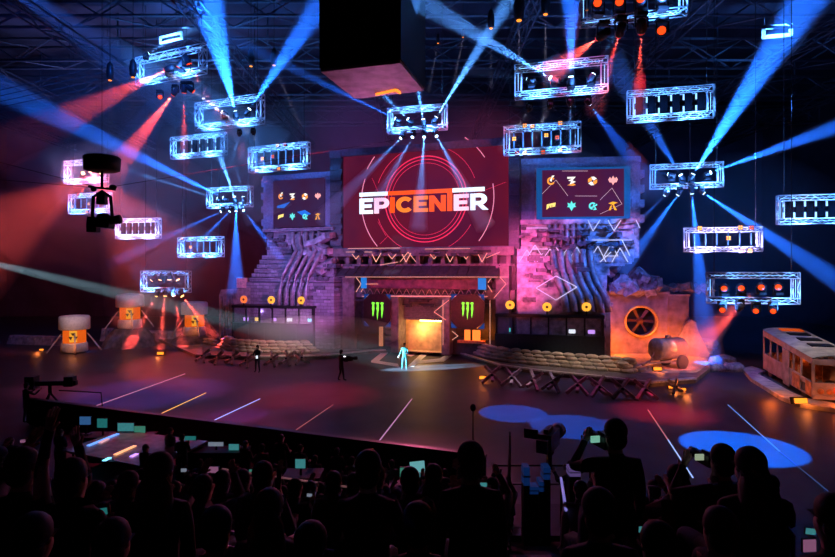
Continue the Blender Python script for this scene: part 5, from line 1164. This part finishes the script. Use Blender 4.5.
# ================= foreground audience =================
def fg(px, py, Y, pose, arms, lab, shirt=0, hair='short', off=0, scale=None, rz=0, std=None):
    p = P(px, py, Y); hh = {'sit': 1.40, 'stand': 1.79}[pose[:3] == 'sit' and 'sit' or 'stand']; yo = .37 if pose.startswith('sit') else -.03
    g_ = std if std is not None else tier(Y-.1 if pose.startswith('sit') else Y); s = (p.z-g_)/hh
    if s < .86 or s > 1.14: s = min(1.12, max(.88, s)); g_ = p.z-hh*s
    t, V = person((p.x, p.y+yo*s, g_), rz, pose, arms, lab, shirt, hair, s)
    return t, V, s
fg(368, 455, 3.35, 'sit', (LAP, LAP), 'dark spectator silhouette left of the centre, big round head, facing the stage', 0)
fg(471, 446, 3.4, 'sit', (DOWN, DOWN), 'dark short-haired spectator silhouette in the centre, seen from behind with wide shoulders', 0, scale=1)
fg(615, 419, 5.0, 'stand', (EYE, DOWN), 'standing dark photographer right of centre holding a camera up to the left', 0)
c_ = P(602, 441, 5.25); camera_rig(c_, .25, 'photo camera with a lit screen held by the standing photographer', .5, screen=mat('cam_screen', (.4, .9, .6), .3, emit=.5, ecol=(.3, .8, .6)))
fg(724, 448, 4.4, 'sit', (EYE, DOWN), 'spectator with raised arms taking a picture, left of the long-haired woman', 2)
c_ = P(706, 459, 4.75); camera_rig(c_, .1, 'photo camera with a small lit display raised at the lower right', .42, screen=mat('cam_screen2', (.7, .8, .6), .3, emit=.45, ecol=(.6, .75, .5)))
fg(752, 452, 3.9, 'sit', (DOWN, DOWN), 'long-haired woman silhouette against the large blue pool of light', 0, 'long')
fg(600, 494, 2.7, 'sit', (DOWN, DOWN), 'large dark silhouette at the bottom, below the standing photographer', 0)
fg(268, 494, 3.1, 'sit', (LAP, LAP), 'dark spectator silhouette at the bottom left of the large centre one', 0, 'long')
fg(158, 457, 3.3, 'sit', (DOWN, DOWN), 'broad dark spectator silhouette at the lower left beside the glossy table', 0, 'long')
fg(70, 463, 3.2, 'sit', (HIGH, LAP), 'dark spectator at the lower left with one arm raised', 0)
fg(20, 452, 3.3, 'sit', (UP, UP), 'dark spectator at the left edge with both hands raised', 0)
fg(838, 500, 2.5, 'sit', (DOWN, DOWN), 'dark silhouette cut by the right edge', 0)
fg(722, 513, 2.8, 'sit', (DOWN, LAP), 'dark silhouette low at the bottom, under the pair with the camera', 3)
fg(418, 508, 2.9, 'sit', (DOWN, DOWN), 'dark silhouette low at the bottom between the two centre heads', 0)
fg(215, 512, 2.9, 'sit', (DOWN, LAP), 'dark silhouette low at the bottom left, beside the pale rails', 0)
fg(110, 525, 2.6, 'sit', (DOWN, DOWN), 'dark silhouette low in the left corner', 0); fg(30, 520, 2.5, 'sit', (DOWN, DOWN), 'dark silhouette in the bottom left corner', 0)
fg(660, 528, 2.6, 'sit', (DOWN, DOWN), 'dark silhouette at the bottom between the two right groups', 0)
fg(310, 528, 2.7, 'sit', (DOWN, DOWN), 'dark silhouette low at the bottom under the left centre head', 0)
for i, q in enumerate(((103, 512, 4.6, TL, 'bright teal phone screen low at the left'), (192.5, 490, 6.2, BL, 'blue phone screen at the right of the broad left silhouette'), (131, 491, 6.2, WH, 'faint pale phone screen left of the broad silhouette'), (309, 488.5, 9, CY, 'small cyan phone screen in the crowd, upper of two'), (309.5, 495, 8.6, WH, 'pale blue phone screen in the crowd, lower of two'), (332, 487, 9, WH, 'white phone screen in the crowd left of the centre head'), (261, 492, 7.8, WH, 'dim white phone screen in the crowd at left'), (251, 470.5, 12, GR, 'small greenish phone screen under the row of monitors'), (483.5, 484.5, 6.5, CY, 'tiny cyan phone screen at the right of the centre head'), (685.5, 506, 5.6, BL, 'pale blue phone screen below the raised photo camera'), (664, 503, 6, BL, 'small blue phone screen left of the pale blue one'), (643, 529, 4.6, CY, 'small teal phone light at the lower right'), (810, 531, 4.6, CY, 'small cyan phone light at the lower right edge'), (808.5, 545, 3.2, PK, 'phone showing a grid of pinkish icons at the bottom right'), (184, 470, 8, WH, 'dim white phone screen above the broad silhouette'), (23, 441, 9, PK, 'dim pink phone screen at the far left'))):
    phone(*q, **({'w': .08, 'h': .08} if i in (0, 13) else {}))
    if 4 < q[2] and i not in (12,):
        p = P(*q[:3]); person((p.x-.13, p.y+.04, p.z-1.42), 0, 'sit', (UP, UP), 'dark spectator holding up the '+q[4].split(' in the crowd')[0]+(', in the crowd' if 'crowd' in q[4] else ''), i % 5, 'short', 1.0, sub=0)
# ================= packed crowd =================
protos = []
for i, (arms, hair, sh) in enumerate(((( LAP, LAP), 'short', 0), ((DOWN, LAP), 'short', 2), ((PHONE, PHONE), 'long', 3), ((CROSS, CROSS), 'short', 1), ((UP, UP), 'short', 4), ((LAP, DOWN), 'long', 2), ((HIGH, LAP), 'short', 0), ((LAP, LAP), 'bun', 5))):
    t, V = person((0, 0, 0), 0, 'sit', arms, 'dark seated spectator in the packed rows of the stand, seen from behind', sh, hair, 1.0, sub=0, fingers=True, group='packed seated crowd'); protos.append([t, False])
used = []
def crowd(px, py_hint, Y, on_floor=False):
    g_ = tier(Y) if not on_floor else 0; X_ = (px-CX)/F*Y; k = rnd.choice([0, 0, 1, 1, 2, 3, 3, 5, 7, 4, 6] if rnd.random() < .8 else [0, 1, 3]); t, fl_ = protos[k]
    s = rnd.uniform(.93, 1.07)
    if not fl_: protos[k][1] = True; o = t; o.location = (X_, Y+.42, g_-.04); o.rotation_euler = (0, 0, rnd.uniform(-.25, .25)); o.scale = (s,)*3
    else: o = dup(t, (X_, Y+.42, g_-.04), rnd.uniform(-.25, .25)); o.scale = (s,)*3
for y in steps[8:-1]:
    Y = y+.62; x = P(-5, 0, Y).x
    while True:
        x += rnd.uniform(.52, .72); px = CX+x/Y*F
        if px > 800: break
        if 508 < px < 572: continue
        if px > 572 and (Y > 8 or rnd.random() < .45): continue
        if rnd.random() < .12 or (Y < 6.5 and rnd.random() < .3): continue
        crowd(px, 0, Y)
# standing people on the floor by the desks
sp = [((LAP, LAP), 0), ((DOWN, DOWN), 2), ((CROSS, CROSS), 1)]; st = []
for i, (arms, sh) in enumerate(sp):
    t, V = person((0, 0, 0), 0, 'stand', arms, 'dark person standing among the desks behind the barrier, seen from behind', sh, 'short', 1.0, sub=0, group='standing people behind the barrier'); st.append([t, False])
for (px, Y) in ((10, 17.5), (60, 19), (145, 17.2), (170, 19.2), (182, 18.4), (245, 17.8), (262, 17.0), (281, 18), (300, 17.3), (315, 16.4), (337, 17.0), (352, 16.0), (372, 16.6), (392, 15.8), (430, 15.6), (445, 15), (462, 15.8), (200, 16), (230, 15.2), (275, 15), (345, 14.6), (480, 15), (495, 14.6)):
    e_ = st[rnd.randrange(3)]; X_ = (px-CX)/F*Y; s = rnd.uniform(.85, 1.0)
    if not e_[1]: e_[1] = True; o = e_[0]; o.location = (X_, Y, 0); o.rotation_euler = (0, 0, rnd.uniform(-.5, .5))
    else: o = dup(e_[0], (X_, Y, 0), rnd.uniform(-.5, .5))
    o.scale = (s,)*3
# red cap glint
# ================= lights of the place =================
KW = 1.5; KP = 9
def wash(loc, tgt, col, E, ang=60, size=.5, blend=1): return light('SPOT', loc, tgt, col, E*KW, size, ang, blend)
def fl_pool(px, py, rad, col, E, blend=.15, src=(0, 30, 24), kx=1):
    g_ = G(px, py); s = Vector(src); s = Vector((g_.x*kx+src[0], src[1], src[2])); d_ = (g_-s).length; light('SPOT', s, g_, col, E*KP, .05, 2*math.degrees(math.atan(rad/d_)), blend)
fl_pool(741, 447, 2.3, (.0, .14, .9), 34000, .15, (0, 26, 22)); fl_pool(513, 413, 1.7, (.0, .12, .8), 11000, .12, (0, 32, 22)); fl_pool(574, 426, 2.0, (.0, .12, .8), 11000, .12, (0, 30, 22))
fl_pool(408, 433, 1.9, (.12, .08, .8), 3000, .15); fl_pool(238, 415, 1.5, (.35, .05, .5), 3500, .2); fl_pool(310, 395, 4.5, (.95, .02, .05), 4200, .9); fl_pool(150, 392, 5.0, (.3, .1, .9), 3500, .6); fl_pool(90, 385, 5, (.8, .08, .2), 2500, .9)
fl_pool(662, 412, 2.8, (1, .02, .05), 8000, 1.0); fl_pool(345, 425, 2.2, (.4, .05, .4), 1800, .2); fl_pool(420, 395, 9, (.5, .04, .22), 1200, 1.0); fl_pool(580, 400, 8, (.4, .04, .25), 1100, 1.0); fl_pool(200, 430, 6, (.8, .04, .12), 3500, 1); fl_pool(720, 380, 6, (.04, .08, .7), 1500, 1)
bank_ = MB().ball((0, 0, 0), (6.5, 2.5, 1.4), 18, 10).build('haze_bank', haze_mat('smoke_low', .09), loc=(-7.5, 42.0, 2.2)); tag(bank_, 'low bank of pale smoke drifting from the left booth to the gate', 'haze', kind='stuff')
wash((-24, 36, 10), (-7, 42.5, 2.2), (.4, .55, 1), 1600, 22)  # extra unseen spot added to brighten the smoke bank
# set washes
wash((-10, 28, 17), (1, 46, 9), (.4, .15, .9), 7000, 50); wash((10, 26, 16), (1, 46, 7), (1, .08, .12), 7000, 40)
wash((5, 33, 5), (7.5, 43.5, 8.2), (1, .10, .18), 3000, 30); wash((2, 34, 3), (.5, 46, 6.5), (1, .12, .06), 3500, 70); 
wash((-22, 32, 16), (-10, 50, 9), (.35, .3, 1), 10000, 40); wash((-6, 36, 4), (-11, 50, 6), (.7, .2, .8), 4500, 60)
wash((22, 30, 17), (14, 43, 9), (.05, .22, 1), 17000, 38); wash((5, 32, 8), (8.5, 43, 7.5), (1, .1, .35), 8500, 42); wash((7.3, 39, 2.5), (8, 43, 7), (1, .12, .1), 900, 70)
wash((20, 34, 1.4), (15.5, 44, 2.3), (1, .2, .05), 1500, 50); wash((14, 38, 7), (17, 44, 4), (.45, .2, 1), 600, 60)
light('POINT', (15.4, 43.6, 1.1), None, (1, .16, .01), 420, .2); light('POINT', (19.6, 42.9, 1.1), None, (1, .16, .01), 420, .2); light('POINT', (21.2, 42.6, 1.4), None, (1, .12, .08), 80, .3)
wash((12, 30, 14), (11, 38.5, 0), (1, .74, .55), 4000, 30); wash((-8, 34, 12), (-11, 47, 0), (1, .74, .65), 5500, 28); wash((24, 30, 14), (17, 40, 0), (1, .72, .55), 2600, 22)
wash((-21, 43, 5.5), (-24.5, 50, 2.5), (.95, .62, .68), 500, 62); wash((-27, 43, 4.5), (-29.5, 47.5, 2), (.95, .62, .68), 240, 60); wash((14, 22, 14), (22, 33, 1.5), (.7, .6, .65), 3000, 36); wash((28, 24, 12), (20.5, 34, 0), (.9, .7, .6), 1800, 40)
light('POINT', P(420, 330, 45.9), None, (1, .62, .2), 130, .3); light('POINT', (5.2, 44.0, 2.0), None, (1, .2, .02), 60, .2)
# roof and back walls
wash((-30, 30, 12), (-28, 50, 27), (.03, .12, .9), 2400, 110); wash((0, 30, 14), (0, 50, 27), (.25, .1, .6), 1200, 110); wash((30, 25, 12), (32, 50, 27), (.03, .12, .9), 1600, 110)
wash((-20, 60, 3), (-36, 83, 10), (1, .08, .15), 9000, 80); wash((0, 60, 14), (-2, 84, 14), (.6, .08, .35), 6000, 90); wash((30, 60, 4), (38, 84, 8), (.03, .12, .9), 4000, 80)
wash((-50, 50, 4), (-60, 60, 6), (.5, .05, .12), 4000, 100)
# glancing rim light on the audience from the stage side
wash((0, 34, 9), (-2, 8, 2), (.8, .12, .28), 2200, 60)
# smoke banks
def bank(c, r, dens, lab):
    o = MB().ball((0, 0, 0), r, 20, 12).build('haze_bank', haze_mat('bank_%g' % dens, dens), loc=c); tag(o, lab, 'haze', kind='stuff')
BK = P(110, 215, 60); bank(BK, (13, 7, 8), .02, 'bank of red-lit smoke hanging over the barrels at left')
wash(BK+Vector((4, -14, 3)), BK, (1, .12, .14), 6000, 60); wash(BK+Vector((-14, -6, -8)), BK+Vector((-6, 0, 0)), (1, .10, .12), 3500, 60)
bank((-2, 58, 17), (22, 8, 9), .012, 'violet smoke hanging high behind the stage')
wash((-8, 44, 24), (-4, 58, 18), (.55, .12, .8), 5000, 80); wash((8, 46, 22), (6, 58, 17), (.9, .12, .4), 3500, 80)
bank((-24, 46, 18), (11, 8, 7), .012, 'blue smoke in the upper left under the roof'); wash((-16, 34, 24), (-24, 46, 18), (.02, .15, 1), 5000, 70)
bank((30, 52, 9), (11, 7, 9), .012, 'blue smoke behind the frames at right'); wash((22, 38, 18), (30, 52, 9), (.02, .18, 1), 5500, 70)
